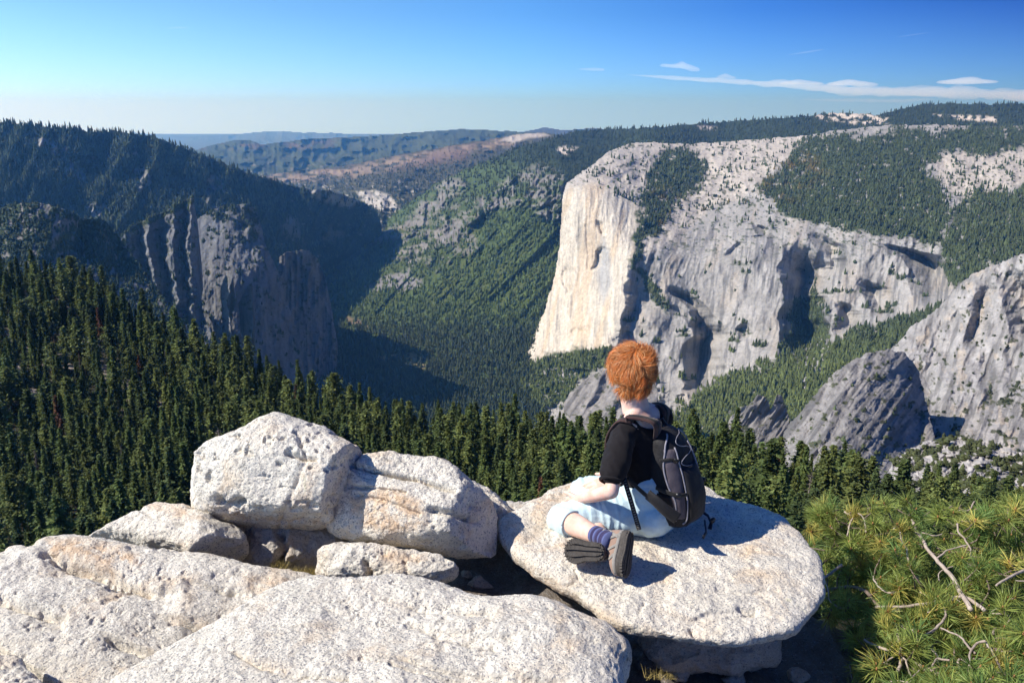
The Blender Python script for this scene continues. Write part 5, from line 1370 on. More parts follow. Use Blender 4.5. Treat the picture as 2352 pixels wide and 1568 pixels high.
M_SOCK = cloth_mat("purple_wool", (0.06, 0.05, 0.14), attr="tint")
M_SHOE = cloth_mat("brown_suede", (0.30, 0.20, 0.15), weave=300)
M_SHOE2 = cloth_mat("grey_suede", (0.26, 0.24, 0.21), weave=300)
def plain(name, col, rough=0.6, spec=0.3, bumpd=0.0, bs=80):
    m, nt, b = new_mat(name)
    n = noise_node(nt, bs, 4, 0.6)
    r = ramp(nt, n.outputs[0], [(0.3, 0.75), (0.7, 1.2)])
    nt.links.new(mixc(nt, 'MULTIPLY', 1.0, col, r.outputs[0]), b.inputs["Base Color"])
    b.inputs["Roughness"].default_value = rough; b.inputs["Specular IOR Level"].default_value = spec
    if bumpd:
        bp = N(nt, "ShaderNodeBump"); bp.inputs["Distance"].default_value = bumpd
        nt.links.new(n.outputs[0], bp.inputs["Height"]); nt.links.new(bp.outputs[0], b.inputs["Normal"])
    return m
M_SOLE = plain("dusty_rubber", (0.085, 0.075, 0.065), 0.85, 0.2, 0.002)
M_LACE = plain("lace_cord", (0.14, 0.11, 0.10), 0.8)
M_METAL = plain("eyelet_metal", (0.45, 0.44, 0.43), 0.35, 0.6)
M_EYE = plain("eye_white", (0.8, 0.8, 0.78), 0.2)

def W(px, py, d): return P(np.array(px), np.array(py), d)
PC = W(1492, 1196, 3.54); PC[2] = ZR + 0.10          # pelvis centre
def at(base, f=0, l=0, u=0): return base + Fw * f + Lf * l + UPV * u
def height(p, z): q = np.array(p, float).copy(); q[2] = ZR + z; return q
WAIST = height(at(PC, 0.025), 0.25); CHEST = height(at(PC, 0.060), 0.40); SHO = height(at(PC, 0.065), 0.515)
NECK0 = height(at(PC, 0.072), 0.560); NECK0 = NECK0 + np.array([-.022, 0, 0]); NECK1 = height(at(PC, 0.085, -.004) + np.array([-.035, 0, 0]), 0.640); HEADC = height(at(PC, 0.090, -.006) + HF * .018 + np.array([-.036, 0, 0]), 0.744)
LSH = height(at(SHO, 0.0, 0.160), 0.482); RSH = height(at(SHO, 0.0, -0.160), 0.492)
LEL = W(1404, 1128, 3.30); RELB = at(PC, 0.12, -0.19, 0.20)
LWR = W(1326, 1147, 3.50); RWR = at(PC, 0.24, -0.03, 0.055)
LHIP = at(PC, 0.03, 0.10, 0.0); RHIP = at(PC, 0.03, -0.10, 0.0)
LKN = W(1290, 1190, 3.47); RKN = W(1345, 1128, 3.86)
LAN = W(1388, 1237, 3.185); RAN = W(1385, 1256, 3.22)
for nm_, q_ in (("PC", PC), ("SHO", SHO), ("NECK0", NECK0), ("HEAD", HEADC), ("LSH", LSH), ("RSH", RSH), ("RKN", RKN)): print(nm_, to_px(q_), q_[1])
print("person", PC, LKN, np.linalg.norm(LKN - LHIP), np.linalg.norm(LAN - LKN), np.linalg.norm(RKN - RHIP), np.linalg.norm(LEL - LSH), np.linalg.norm(LWR - LEL))
person = empty("person", tuple(height(PC, 0.0)))
put(person, "person with short red hair, black top and pale jeans sitting cross-legged on the flat slab", "person")

def fingers(wrist, fdir, side, palm_n, curl=0.5):
    """palm and five separate bent fingers; side points towards the thumb"""
    fdir = fdir / np.linalg.norm(fdir); side = side - fdir * (side @ fdir); side /= np.linalg.norm(side); pn = np.cross(fdir, side); pn = pn if pn @ palm_n > 0 else -pn
    out = [limb([wrist, wrist + fdir * 0.04, wrist + fdir * 0.085], [(0.026, 0.017), (0.036, 0.014), (0.036, 0.012)], 16, side)]
    for k, (off, ln) in enumerate(((0.028, .068), (0.0095, .075), (-0.0095, .070), (-0.028, .056))):
        b = wrist + fdir * 0.088 + side * off
        d = fdir + side * off * 2.5; d /= np.linalg.norm(d)
        c = curl * (1 + 0.12 * k)
        d1 = d * math.cos(c * .5) + pn * math.sin(c * .5); d2 = d * math.cos(c * 1.2) + pn * math.sin(c * 1.2)
        p1 = b + d * ln * 0.2 + d1 * ln * 0.25; p2 = p1 + d1 * ln * .3; p3 = p2 + d2 * ln * .28
        out.append(limb([b - d * 0.012, p1, p2, p3], [0.0095, 0.0088, 0.008, 0.0068], 10, side, 4))
    b = wrist + fdir * 0.022 + side * 0.026
    d = fdir * 0.65 + side * 0.75 + pn * 0.2; d /= np.linalg.norm(d)
    out.append(limb([b, b + d * 0.03, b + d * 0.03 + (d + fdir * .6) * 0.02], [0.013, 0.0105, 0.008], 10, side, 4))
    return out

body = [limb([PC, WAIST, CHEST, SHO], [(.150, .105), (.118, .085), (.135, .095), (.115, .07)], 28, Lf),
        limb([at(LSH, 0, -0.01), SHO + UPV * .012, at(RSH, 0, 0.01)], [.047, .062, .047], 20, Fw),
        limb([SHO + UPV * 0.0, NECK0, NECK1, NECK1 + UPV * .04 + Fw * .01], [(.105, .07), (.074, .062), (.059, .060), (.058, .060)], 22, Lf),
        limb([at(NECK0, -.012, .03, .0), at(LSH, 0, -.03, .022)], [.045, .034], 16), limb([at(NECK0, -.012, -.03, .0), at(RSH, 0, .03, .022)], [.045, .034], 16),
        limb([LSH, at(LSH, 0, 0.012, -0.03), LSH * .5 + LEL * .5, LEL], [.046, .045, .037, .032], 18), limb([LEL, LEL * .6 + LWR * .4, LWR], [.033, .031, .021], 18),
        limb([RSH, RSH * .5 + RELB * .5, RELB], [.046, .037, .032], 18), limb([RELB, RELB * .6 + RWR * .4, RWR], [.032, .030, .021], 18),
        limb([LHIP, LHIP * .5 + LKN * .5, LKN], [.085, .072, .052], 20), limb([LKN, LKN * .68 + LAN * .32 + UPV * .0, LKN * .3 + LAN * .7, LAN], [.050, .052, .040, .031], 20),
        limb([RHIP, RHIP * .5 + RKN * .5, RKN], [.085, .072, .052], 20), limb([RKN, RKN * .65 + RAN * .35, RAN], [.048, .048, .033], 20)]
AXH = (HL_, HF, UPV)
body += [ball(HEADC + UPV * .012, .074, .092, .100, AXH), ball(HEADC + HF * .035 - UPV * .055, .052, .055, .052, AXH),
         ball(HEADC + HF * .090 - UPV * .068, .020, .016, .018, AXH),                                            # chin
         limb([HEADC + HF * .086 + UPV * .012, HEADC + HF * .108 - UPV * .022], [.008, .013], 12, HL_),              # nose
         ball(HEADC + HF * .088 - UPV * .045, .022, .012, .008, AXH), ball(HEADC + HF * .080 + UPV * .026, .048, .014, .010, AXH)]
for sg in (1, -1):
    ec = HEADC + HL_ * .074 * sg - HF * .002 - UPV * .012
    for k in range(9):
        a = 2 * math.pi * k / 9
        body.append(ball(ec + HF * .016 * math.sin(a) * -1 + UPV * .028 * math.cos(a) + HL_ * .006 * sg, .006, .007, .008, AXH, 10, 8))
    body.append(ball(ec, .006, .012, .020, AXH, 10, 8))
body += fingers(LWR, (W(1304, 1166, 3.62) - LWR), Fw * .4 + UPV * .5, -UPV, 0.55)
body += fingers(RWR, (at(RWR, 0.06, 0.06, -0.035) - RWR), Fw + UPV * .3, -UPV, 0.6)
b_ob = fused("body", body, 0.0042, M_SKIN, person, smooth=5)
for sg in (1, -1):
    v, q, t = ball(HEADC + HF * .082 + HL_ * .031 * sg + UPV * .010, .013, .011, .011, AXH, 14, 10)
    keep(mesh_obj("eye", v, [q], M_EYE), person)

# T-shirt
def folds(co):
    a = fbm(co[:, 0] * 12, co[:, 1] * 12, co[:, 2] * 5, 3, 601)
    b = ridged(co[:, 0] * 9 + co[:, 2] * 7, co[:, 1] * 9, co[:, 2] * 4, 3, 602)
    return 0.009 * a + 0.009 * b
sh = [limb([PC + UPV * .06, WAIST, CHEST, SHO - UPV * .012], [(.160, .125), (.145, .108), (.155, .112), (.142, .082)], 30, Lf),
      limb([at(LSH, 0, .004, -.004), SHO - UPV * .010 + Fw * 0.004, at(RSH, 0, -.004, -.004)], [.056, .056, .056], 22, Fw),
      limb([LSH + UPV * -.006, LSH * .72 + LEL * .28 + Lf * .012, LSH * .34 + LEL * .66 + Lf * .016], [.061, .062, .058], 22),
      limb([RSH, RSH * .5 + RELB * .5], [.056, .056], 22)]
SH_END = LSH * .34 + LEL * .66 + Lf * .016; SH_D = (LEL - LSH) / np.linalg.norm(LEL - LSH)
def shirt_disp(co):
    d = folds(co)
    # scooped neckline at the back: the cloth lies under the skin there
    c = NECK0 - Fw * .05 - UPV * .012
    r = np.sqrt(((co - c) @ Lf / .085) ** 2 + ((co - c) @ UPV / .055) ** 2 + ((co - c) @ Fw / .11) ** 2)
    return d - 0.03 * (1 - sstep(0.9, 1.05, r))
shirt = fused("shirt", sh, 0.005, M_SHIRT, person, smooth=5, disp=shirt_disp)
# cuff ring of the sleeve
def ring(c, n_, r, w, m, nm, parent, seg=40, e=1.0):
    n_ = n_ / np.linalg.norm(n_); a = np.cross(n_, [0.1, 0.2, 1]); a /= np.linalg.norm(a); b = np.cross(n_, a)
    path = [c + a * r * math.cos(t) + b * r * e * math.sin(t) for t in np.linspace(0, 2 * math.pi, seg + 1)]
    v, q, t = tube(path, [w] * len(path), 10, n_)
    return keep(mesh_obj(nm, v, [q, t], m), parent)
ring(SH_END + SH_D * .036, SH_D, .050, .0065, M_SHIRT, "sleeve_cuff", person)

# jeans
def jean_disp(co):
    g = LKN - LHIP; L_ = np.linalg.norm(g); g = g / L_
    t = ((co - LHIP) @ g) / L_
    near = sstep(0.0, 0.15, t) * (1 - sstep(0.55, 0.85, t))
    cr_ = ridged(t * 6.5 + 0.8 * fbm(co[:, 0] * 8, co[:, 1] * 8, co[:, 2] * 8, 2, 611), (co[:, 2]) * 2.0, 0, 2, 612)
    return 0.014 * near * cr_ + 0.008 * ridged(co[:, 0] * 8, co[:, 1] * 8, co[:, 2] * 10, 3, 613) + 0.004 * fbm(co[:, 0] * 16, co[:, 1] * 16, co[:, 2] * 16, 3, 614)
def jean_col(co):
    c = np.zeros(co.shape) + C(0.52, 0.665, 0.70)
    n = fbm(co[:, 0] * 9, co[:, 1] * 9, co[:, 2] * 9, 4, 615)
    c = c * (1 + 0.14 * n)[:, None]
    g = LKN - LHIP; L_ = np.linalg.norm(g); g = g / L_
    # inseam stitch line running along the thigh
    a = co - LHIP; ax = a - (a @ g)[:, None] * g
    ang = np.arctan2(ax @ UPV, ax @ np.cross(UPV, g))
    t = (a @ g) / L_
    seam = np.exp(-((ang - (-0.25 if (np.cross(UPV, g) @ np.array([0, -1, 0])) > 0 else math.pi + .25)) / 0.035) ** 2) * (t > 0.1) * (t < 1.0)
    return c * (1 - 0.45 * seam)[:, None]
KD = (LAN - LKN) / np.linalg.norm(LAN - LKN)
jn = [limb([PC - UPV * .012, PC + UPV * .10], [(.175, .135), (.160, .125)], 30, Lf),
      limb([at(LHIP, -.01, .0, -.005), LHIP * .5 + LKN * .5 + UPV * .006, LKN + UPV * .0], [(.098), (.086), (.066)], 26),
      limb([LKN, LKN + KD * 0.055 - UPV * .006], [(.066), (.064)], 24),
      limb([at(RHIP, -.01, 0, -.005), RHIP * .5 + RKN * .5, RKN], [.100, .088, .068], 24), limb([RKN, RKN * .8 + RAN * .2], [.072, .066], 22),
      ball(PC - Fw * .06 + Lf * .07 - UPV * .015, .10, .09, .088, (Lf, Fw, UPV)), ball(PC - Fw * .06 - Lf * .07 - UPV * .015, .10, .09, .088, (Lf, Fw, UPV))]
jeans = fused("jeans", jn, 0.005, M_JEANS, person, smooth=5, disp=jean_disp, colors=jean_col)
ring(LKN + KD * .092 - UPV * .006, KD, .060, .005, cloth_mat("denim_hem", (0.50, 0.64, 0.68)), "trouser_hem", person, e=1.05)

# socks
def sock(an, kn, nm):
    d = (an - kn) / np.linalg.norm(an - kn)
    ps = [an - d * .070, an - d * .035, an, an + d * .045]
    v, q, t = tube([ps[0] * (1 - u) + ps[-1] * u for u in np.linspace(0, 1, 22)], [0.038 + 0.0028 * math.sin(u * 40) + 0.003 * u for u in np.linspace(0, 1, 22)], 26)
    u = ((v - ps[0]) @ d) / .09
    col = np.where((np.sin(u * 17) > 0.25)[:, None], C(0.10, 0.12, 0.26), C(0.035, 0.028, 0.08))
    keep(mesh_obj("sock", v, [q, t], M_SOCK, colors=col), person)
sock(LAN, LKN, 'l'); sock(RAN, RKN, 'r')

# shoes: heel -> toe axis, sole normal
def shoe(heel, toe, sole_n, nm):
    ax = toe - heel; Ls = np.linalg.norm(ax); ax = ax / Ls
    sn = sole_n - ax * (sole_n @ ax); sn /= np.linalg.norm(sn); sd = np.cross(ax, sn)
    root = keep(empty("shoe_" + nm), person) if False else None
    n = 26; us = np.linspace(0, 1, n)
    def wid(u): return 0.036 + 0.012 * math.sin(min(1, max(0, (u - .25) / .75)) * math.pi) ** 1.0 + (-0.012 if u < .05 else 0)
    def outline(u):
        w = np.interp(u, [0, .03, .08, .16, .3, .45, .6, .72, .82, .9, .96, 1], [.008, .020, .029, .034, .035, .036, .044, .048, .044, .035, .022, .006])
        return w
    # sole: two slabs with lugs
    V_, Q, T = [], [], []
    def slab(y0, y1, gro, mat, name):
        vs = []; 
        us_ = np.linspace(0, 1, 46)
        for u in us_:
            w = outline(u) + gro
            c = heel + ax * (u * Ls)
            for (a, b) in ((-1, y0), (-0.6, y0 + .002), (0, y0 + .002), (0.6, y0 + .002), (1, y0), (1.04, (y0 + y1) / 2), (1, y1), (0.5, y1), (-0.5, y1), (-1, y1), (-1.04, (y0 + y1) / 2)):
                vs.append(c + sd * w * a + sn * b)
        m = 11; qs = []
        for i in range(len(us_) - 1):
            for s in range(m): qs.append((i * m + s, i * m + (s + 1) % m, (i + 1) * m + (s + 1) % m, (i + 1) * m + s))
        k = len(vs); vs += [heel - ax * .004 + sn * (y0 + y1) / 2, toe + ax * .004 + sn * (y0 + y1) / 2]
        ts = [(k, (s + 1) % m, s) for s in range(m)] + [(k + 1, (len(us_) - 1) * m + s, (len(us_) - 1) * m + (s + 1) % m) for s in range(m)]
        return (np.array(vs), np.array(qs), np.array(ts))
    parts = [slab(0.0, 0.022, 0.004, None, '')]
    rr = np.random.default_rng(5)
    for i in range(17):                      # tread lugs
        u = 0.05 + 0.9 * i / 16
        w = outline(u)
        for s_ in (-1, 1):
            for k, (a0, a1) in enumerate(((0.62, 1.10), (0.12, 0.50))):
                c = heel + ax * (u * Ls + (0.004 if k else 0)) + sd * w * s_ * (a0 + a1) / 2 + sn * .025
                hx, hy, hz = 0.0048, w * (a1 - a0) / 2, 0.0055
                cs = []
                for dx in (-1, 1):
                    for dy in (-1, 1):
                        for dz in (-1, 1):
                            cs.append(c + ax * (dx * hx + dy * s_ * .004) + sd * dy * hy + sn * dz * hz)
                q = np.array([(0, 1, 3, 2), (4, 6, 7, 5), (0, 4, 5, 1), (2, 3, 7, 6), (0, 2, 6, 4), (1, 5, 7, 3)])
                parts.append((np.array(cs), q, np.zeros((0, 3), int)))
    v, q, t = merge(parts)
    sole = keep(mesh_obj("shoe_sole", v, [q, t], M_SOLE, smooth=False), person)
    # upper
    up = []
    hts = lambda u: np.interp(u, [0, .05, .18, .30, .42, .6, .8, .95, 1], [.045, .078, .086, .084, .072, .056, .042, .028, .016])
    vs = []
    for u in np.linspace(0.0, 1.0, 34):
        w = outline(u); h = hts(u); c = heel + ax * (u * Ls)
        for th in np.linspace(0, math.pi, 15):
            k = 1 - 0.22 * math.sin(th) ** 2 * (u < .5)
            vs.append(c + sd * w * math.cos(th) * k - sn * (h * math.sin(th) ** 0.75))
        vs.append(c)
    m = 16; qs = []
    for i in range(33):
        for s in range(m): qs.append((i * m + s, (i + 1) * m + s, (i + 1) * m + (s + 1) % m, i * m + (s + 1) % m))
    vs = np.array(vs); k = len(vs)
    vs = np.concatenate([vs, [heel - sn * .03, toe - sn * .008]])
    ts = [(k, s, (s + 1) % m) for s in range(m)] + [(k + 1, 33 * m + (s + 1) % m, 33 * m + s) for s in range(m)]
    u_ob = keep(mesh_obj("shoe_upper", vs, [np.array(qs), np.array(ts)], M_SHOE), person)
    # rubber rand, overlays, collar, laces
    for (u0, u1, hh, r_, mt) in ((0.02, 0.98, 0.004, 0.006, M_SHOE2),):
        for s_ in (-1, 1):
            path = [heel + ax * (u * Ls) + sd * s_ * (outline(u) + 0.001) - sn * (0.004 + 0.006 * math.sin(u * 3.1)) for u in np.linspace(u0, u1, 24)]
            a, b, c_ = tube(path, [(0.008, 0.004)] * 24, 8, sn)
            keep(mesh_obj("shoe_rand", a, [b, c_], mt), u_ob)
    for s_ in (-1, 1):
        for (ua, ub, ha, hb) in ((0.12, 0.30, 0.02, 0.95), (0.36, 0.50, 0.05, 0.85), (0.55, 0.70, 0.05, 0.7), (0.2, 0.06, 0.1, .8)):
            path = []
            for t_ in np.linspace(0, 1, 10):
                u = ua * (1 - t_) + ub * t_; h = ha * (1 - t_) + hb * t_; th = math.asin(min(1, h ** 1.33)) 
                path.append(heel + ax * (u * Ls) + sd * s_ * (outline(u) + .0025) * math.cos(th) * (1 - 0.22 * math.sin(th) ** 2 * (u < .5)) - sn * (hts(u) + .002) * math.sin(th) ** 0.75)
            a, b, c_ = tube(path, [(0.0065, 0.0025)] * 10, 8, ax)
            keep(mesh_obj("shoe_overlay", a, [b, c_], M_SHOE2), u_ob)
    a, b, c_ = tube([heel + ax * Ls * (0.17 + 0.13 * math.cos(t_)) + sd * 0.030 * math.sin(t_) - sn * (.086 + 0.004 * math.cos(2 * t_)) for t_ in np.linspace(0, 2 * math.pi, 30)], [0.008] * 30, 10)
    keep(mesh_obj("shoe_collar", a, [b, c_], M_SHOE2), u_ob)
    lc = []
    for i in range(6):
        u = 0.34 + 0.055 * i; h = hts(u) + .004
        for s_ in (1, -1):
            lc.append(tube([heel + ax * (u * Ls) + sd * s_ * .018 - sn * (h - .006), heel + ax * (u * Ls + .005) - sn * (h + .002), heel + ax * ((u + .045) * Ls) - sd * s_ * .018 - sn * (hts(u + .05) - .002)], [0.0026] * 3, 8))
    for s_ in (1, -1):                       # the bow
        c = heel + ax * (.33 * Ls) - sn * (hts(.33) + .008)
        lc.append(tube([c + (sd * s_ * (0.028 * math.sin(t_)) + ax * 0.022 * math.sin(2 * t_) - sn * (0.012 * math.sin(t_))) for t_ in np.linspace(0, math.pi, 14)], [0.0026] * 14, 8))
        lc.append(tube([c, c + sd * s_ * .02 - sn * .008 + ax * .01, c + sd * s_ * .032 + ax * .035 + sn * .015], [0.0024] * 3, 8))
    v, q, t = merge(lc)
    keep(mesh_obj("shoe_lace", v, [q, t], M_LACE), u_ob)
    return sole
HL, TL = W(1436, 1218, 3.17), W(1420, 1322, 3.055)
shoe(HL, TL, np.array([0.86, -0.62, 0.05]), "l")
HR, TR = W(1390, 1268, 3.11), W(1300, 1264, 3.165)
shoe(HR, TR, np.array([-0.05, -0.86, 0.50]), "r")

# bra strap
v, q, t = tube([at(NECK0, -.058, .015, .006), at(NECK0, -.070, .004, -.018), at(NECK0, -.082, -.004, -.050)], [(.005, .0015)] * 3, 8, Lf)
keep(mesh_obj("bra_strap", v, [q, t], cloth_mat("lilac_strap", (0.12, 0.10, 0.16))), person)
# earring
v, q, t = tube([HEADC + HL_ * .083 - HF * .004 - UPV * (.050 - 0) + UPV * .008 * math.cos(a) + HF * .008 * math.sin(a) for a in np.linspace(0, 2 * math.pi, 20)], [.0013] * 20, 6)
keep(mesh_obj("earring", v, [q, t], plain("gold_ring", (0.7, 0.5, 0.2), 0.3, 0.8)), person)

# hair: a soft mass with many curved locks over it
def mat_hair():
    m, nt, b = new_mat("red_hair")
    a = N(nt, "ShaderNodeAttribute", attribute_name="tint")
    nt.links.new(a.outputs[0], b.inputs["Base Color"])
    b.inputs["Roughness"].default_value = 0.38
    b.inputs["Specular IOR Level"].default_value = 0.5
    b.inputs["Transmission Weight"].default_value = 0.0
    tr = N(nt, "ShaderNodeBsdfTranslucent"); nt.links.new(a.outputs[0], tr.inputs[0])
    mx = N(nt, "ShaderNodeMixShader"); mx.inputs[0].default_value = 0.42
    out = nt.nodes["Material Output"]
    nt.links.new(b.outputs[0], mx.inputs[1]); nt.links.new(tr.outputs[0], mx.inputs[2]); nt.links.new(mx.outputs[0], out.inputs[0])
    return m
M_HAIR = mat_hair()
HC = HEADC + UPV * .020 - HF * .012
def hair():
    r = np.random.default_rng(61)
    base = [ball(HC, .093, .106, .104, AXH), ball(HC - HF * .045 - UPV * .036, .068, .054, .054, AXH)]
    def hd(co):
        return 0.006 * fbm(co[:, 0] * 40, co[:, 1] * 40, co[:, 2] * 40, 3, 621) + 0.004 * ridged(co[:, 0] * 60, co[:, 1] * 60, co[:, 2] * 18, 2, 622)
    def keepface(co):
        return hd(co) - 0.05 * sstep(.055, .085, (co - HC) @ HF) * (1 - sstep(0.02, .05, (co - HC) @ UPV))
    h = fused("hair", base, 0.005, M_HAIR, person, smooth=4, disp=keepface, colors=lambda co: np.zeros(co.shape) + C(0.55, 0.19, 0.045))
    locks, cols = [], []
    tot = 0; VV, QQ = [], []
    crown = HC + UPV * .10 - HF * .03
    CLD = r.normal(0, 1, (70, 3)); CLD /= np.linalg.norm(CLD, axis=1)[:, None]; CLA = r.uniform(-1.9, 1.9, 70); CLL = r.uniform(.7, 1.5, 70); CLF = r.uniform(0.1, .45, 70); CLC = r.uniform(-42, 42, 70); CLT = r.uniform(.88, 1.2, 70)
    for i in range(9300):
        fly = i > 8600
        # a root on the scalp
        while True:
            d = r.normal(0, 1, 3); d /= np.linalg.norm(d)
            f_, u_ = d @ HF, d @ UPV
            if u_ < -0.62: continue
            if f_ > 0.55 and u_ < 0.35: continue
            if abs(d @ HL_) > .8 and u_ < -0.30: continue
            break
        loc = np.array([d @ HL_, d @ HF, d @ UPV])
        rad = np.array([.092, .104, .102])
        root = HC + HL_ * loc[0] * rad[0] + HF * loc[1] * rad[1] + UPV * (loc[2] * rad[2] - (0.025 if (u_ < -.3 and f_ < 0) else 0))
        away = root - crown; away -= d * (away @ d); na = np.linalg.norm(away); away = away / na if na > 1e-4 else HL_
        # clumps share a swirl
        kc = int(np.argmax(CLD @ loc)); cl = CLA[kc] * .7 + r.normal(0, .35)
        side = np.cross(d, away)
        ln = r.uniform(.034, .060) * CLL[kc] * (0.75 if u_ < -.5 else 1)
        lift = CLF[kc] + r.uniform(0, .15) if r.random() > .04 else r.uniform(.5, 1.0)
        if fly: lift = r.uniform(.7, 1.6); ln = r.uniform(.035, .065)
        n = 8; pts = [root]; dirn = away * math.cos(cl) * .9 + side * math.sin(cl) * 0.9 + away * .35 + d * lift
        dirn /= np.linalg.norm(dirn); curlf = CLC[kc] + r.normal(0, 5)
        p = root.copy()
        for k in range(n - 1):
            ang = curlf * ln / (n - 1)
            dirn = dirn * math.cos(ang) + np.cross(d, dirn) * math.sin(ang) - UPV * .10 - d * 0.10 * (k > 2) + (0.10 * d if k < 2 else 0)
            dirn /= np.linalg.norm(dirn); p = p + dirn * ln / (n - 1)
            e = p - HC; q_ = math.sqrt((e @ HL_ / .095) ** 2 + (e @ HF / .107) ** 2 + (e @ UPV / .105) ** 2)
            if q_ < 1 and p[2] > HC[2] - .05: p = HC + e / q_
            pts.append(p)
        w = r.uniform(.0006, .0013) if not fly else .00045
        pts = np.array(pts)
        T = np.gradient(pts, axis=0); T /= np.linalg.norm(T, axis=1)[:, None]
        a = np.cross(T, d); a /= np.linalg.norm(a, axis=1)[:, None] + 1e-9; b = np.cross(T, a)
        ww = w * np.array([1, 1.1, 1.1, 1, .9, .75, .5, .15])[:, None]
        K = np.stack([pts + a * ww, pts + b * ww * .6, pts - a * ww, pts - b * ww * .6], 1).reshape(-1, 3)
        o_ = tot
        for k in range(n - 1):
            for s in range(4):
                QQ.append((o_ + k * 4 + s, o_ + k * 4 + (s + 1) % 4, o_ + k * 4 + 4 + (s + 1) % 4, o_ + k * 4 + 4 + s))
        tot += len(K); VV.append(K)
        base_c = C(0.88, 0.38, 0.11) * r.uniform(.8, 1.15) * CLT[kc]
        if r.random() < .25: base_c = C(0.97, 0.62, 0.30) * r.uniform(.85, 1.1)
        if r.random() < .2: base_c = C(0.50, 0.16, 0.035)
        cols.append(np.repeat(base_c[None], len(K), 0))
    lk = mesh_obj("hair_locks", np.concatenate(VV), [np.array(QQ)], M_HAIR, colors=np.concatenate(cols))
    keep(lk, h)
hair()

# ------------------------------------------------------------------ the backpack
M_PK = cloth_mat("black_nylon", (0.010, 0.0095, 0.011), rough=0.6, weave=500, bump=0.0012, sheen=0.1)
M_PG = cloth_mat("grey_purple_nylon", (0.075, 0.062, 0.075), rough=0.6, weave=500, bump=0.0014, sheen=0.1)
M_PP = plain("grey_piping", (0.24, 0.23, 0.26), 0.5)
M_WEB = cloth_mat("black_webbing", (0.02, 0.019, 0.018), rough=0.8, weave=250, bump=0.002)
M_WEB2 = plain("worn_webbing_print", (0.20, 0.19, 0.17), 0.8)
M_PBR = cloth_mat("strap_brown_edge", (0.055, 0.026, 0.022), rough=0.8)
M_BUCK = plain("black_plastic", (0.012, 0.012, 0.013), 0.35, 0.5)
BK = -Fw; SD = Lf
PKU = UPV * 0.985 + Fw * 0.17; PKU /= np.linalg.norm(PKU)        # leans with the back
PB = at(CHEST, -0.105, -0.01); PB = height(PB, 0.055) - Fw * 0.025 + np.array([0.035, 0, 0])            # foot of the pack, against the back
PH = 0.455
pack = empty("backpack", tuple(PB))
put(pack, "black and grey daypack with grey piping worn on the person's back", "backpack")
def pk(u, a, b):
    """u up 0..1, a sideways (m, + her left), b outwards from the back (m)"""
    return PB + PKU * (u * PH) + SD * a + BK * b
def sec_w(u): return float(np.interp(u, [0, .05, .15, .4, .7, .88, .97, 1], [.070, .106, .120, .125, .114, .092, .056, .03]))
def sec_d(u): return float(np.interp(u, [0, .05, .15, .35, .6, .82, .95, 1], [.078, .112, .132, .140, .126, .100, .066, .04]))
def pack_sheet(us, th0, th1, grow, n=26):
    vs = []
    for u in us:
        w, d = sec_w(u) + grow, sec_d(u) + grow
        for th in np.linspace(th0, th1, n):
            c, s = math.cos(th), math.sin(th)
            a = w * np.sign(c) * abs(c) ** 0.62; b = d * np.sign(s) * abs(s) ** 0.72
            vs.append(pk(u, a, max(b, -0.012)))
    q = [(i * n + j, i * n + j + 1, (i + 1) * n + j + 1, (i + 1) * n + j) for i in range(len(us) - 1) for j in range(n - 1)]
    return np.array(vs), np.array(q)
us = np.linspace(0, 1, 46)
v, q = pack_sheet(us, 0, 2 * math.pi, 0.0, 61)
k = len(v); v = np.concatenate([v, [pk(0, 0, .04), pk(1, 0, .02)]])
t = [(k, j + 1, j) for j in range(60)] + [(k + 1, 45 * 61 + j, 45 * 61 + j + 1) for j in range(60)]
me_n = 0.004 * fbm(v[:, 0] * 18, v[:, 1] * 18, v[:, 2] * 12, 3, 641) + 0.004 * ridged(v[:, 0] * 10, v[:, 1] * 10, v[:, 2] * 14, 2, 642)
cen = pk(.5, 0, .06); dv = v - cen; dv /= np.linalg.norm(dv, axis=1)[:, None]
main = keep(mesh_obj("main_compartment", v + dv * me_n[:, None], [q, np.array(t)], M_PK), pack)
def panel(name, u0, u1, t0, t1, g, mat, puff=0.010, parent=pack, nn=22):
    us_ = np.linspace(u0, u1, 24)
    vs = []; 
    for i, u in enumerate(us_):
        w, d = sec_w(u) + g, sec_d(u) + g
        for j, th in enumerate(np.linspace(t0, t1, nn)):
            e = (math.sin(math.pi * i / 23) * math.sin(math.pi * j / (nn - 1))) ** 0.35
            c, s = math.cos(th), math.sin(th)
            a = (w + puff * e) * np.sign(c) * abs(c) ** 0.62; b = (d + puff * e) * np.sign(s) * abs(s) ** 0.72
            vs.append(pk(u, a, b))
    vs = np.array(vs); vs = vs + dvn(vs) * (0.003 * ridged(vs[:, 0] * 22, vs[:, 1] * 22, vs[:, 2] * 22, 3, 645))[:, None]
    q = [(i * nn + j, i * nn + j + 1, (i + 1) * nn + j + 1, (i + 1) * nn + j) for i in range(23) for j in range(nn - 1)]
    o = keep(mesh_obj(name, vs, [np.array(q)], mat), parent)
    sm = o.modifiers.new("thick", 'SOLIDIFY'); sm.thickness = 0.006; sm.offset = -1
    return o
def dvn(v):
    d = v - cen; return d / np.linalg.norm(d, axis=1)[:, None]
sp = panel("side_panel", 0.16, 0.84, 0.50, 1.18, 0.003, M_PG, 0.006)
panel("side_panel", 0.16, 0.84, math.pi - 1.18, math.pi - .50, 0.003, M_PG, 0.006)
fp = panel("front_pocket", 0.08, 0.66, 1.26, math.pi - 1.26, 0.004, M_PK, 0.030)
panel("side_pocket", 0.06, 0.40, -0.05, 0.62, 0.004, M_PK, 0.010)
panel("side_pocket", 0.06, 0.40, math.pi - .62, math.pi + .05, 0.004, M_PK, 0.010)
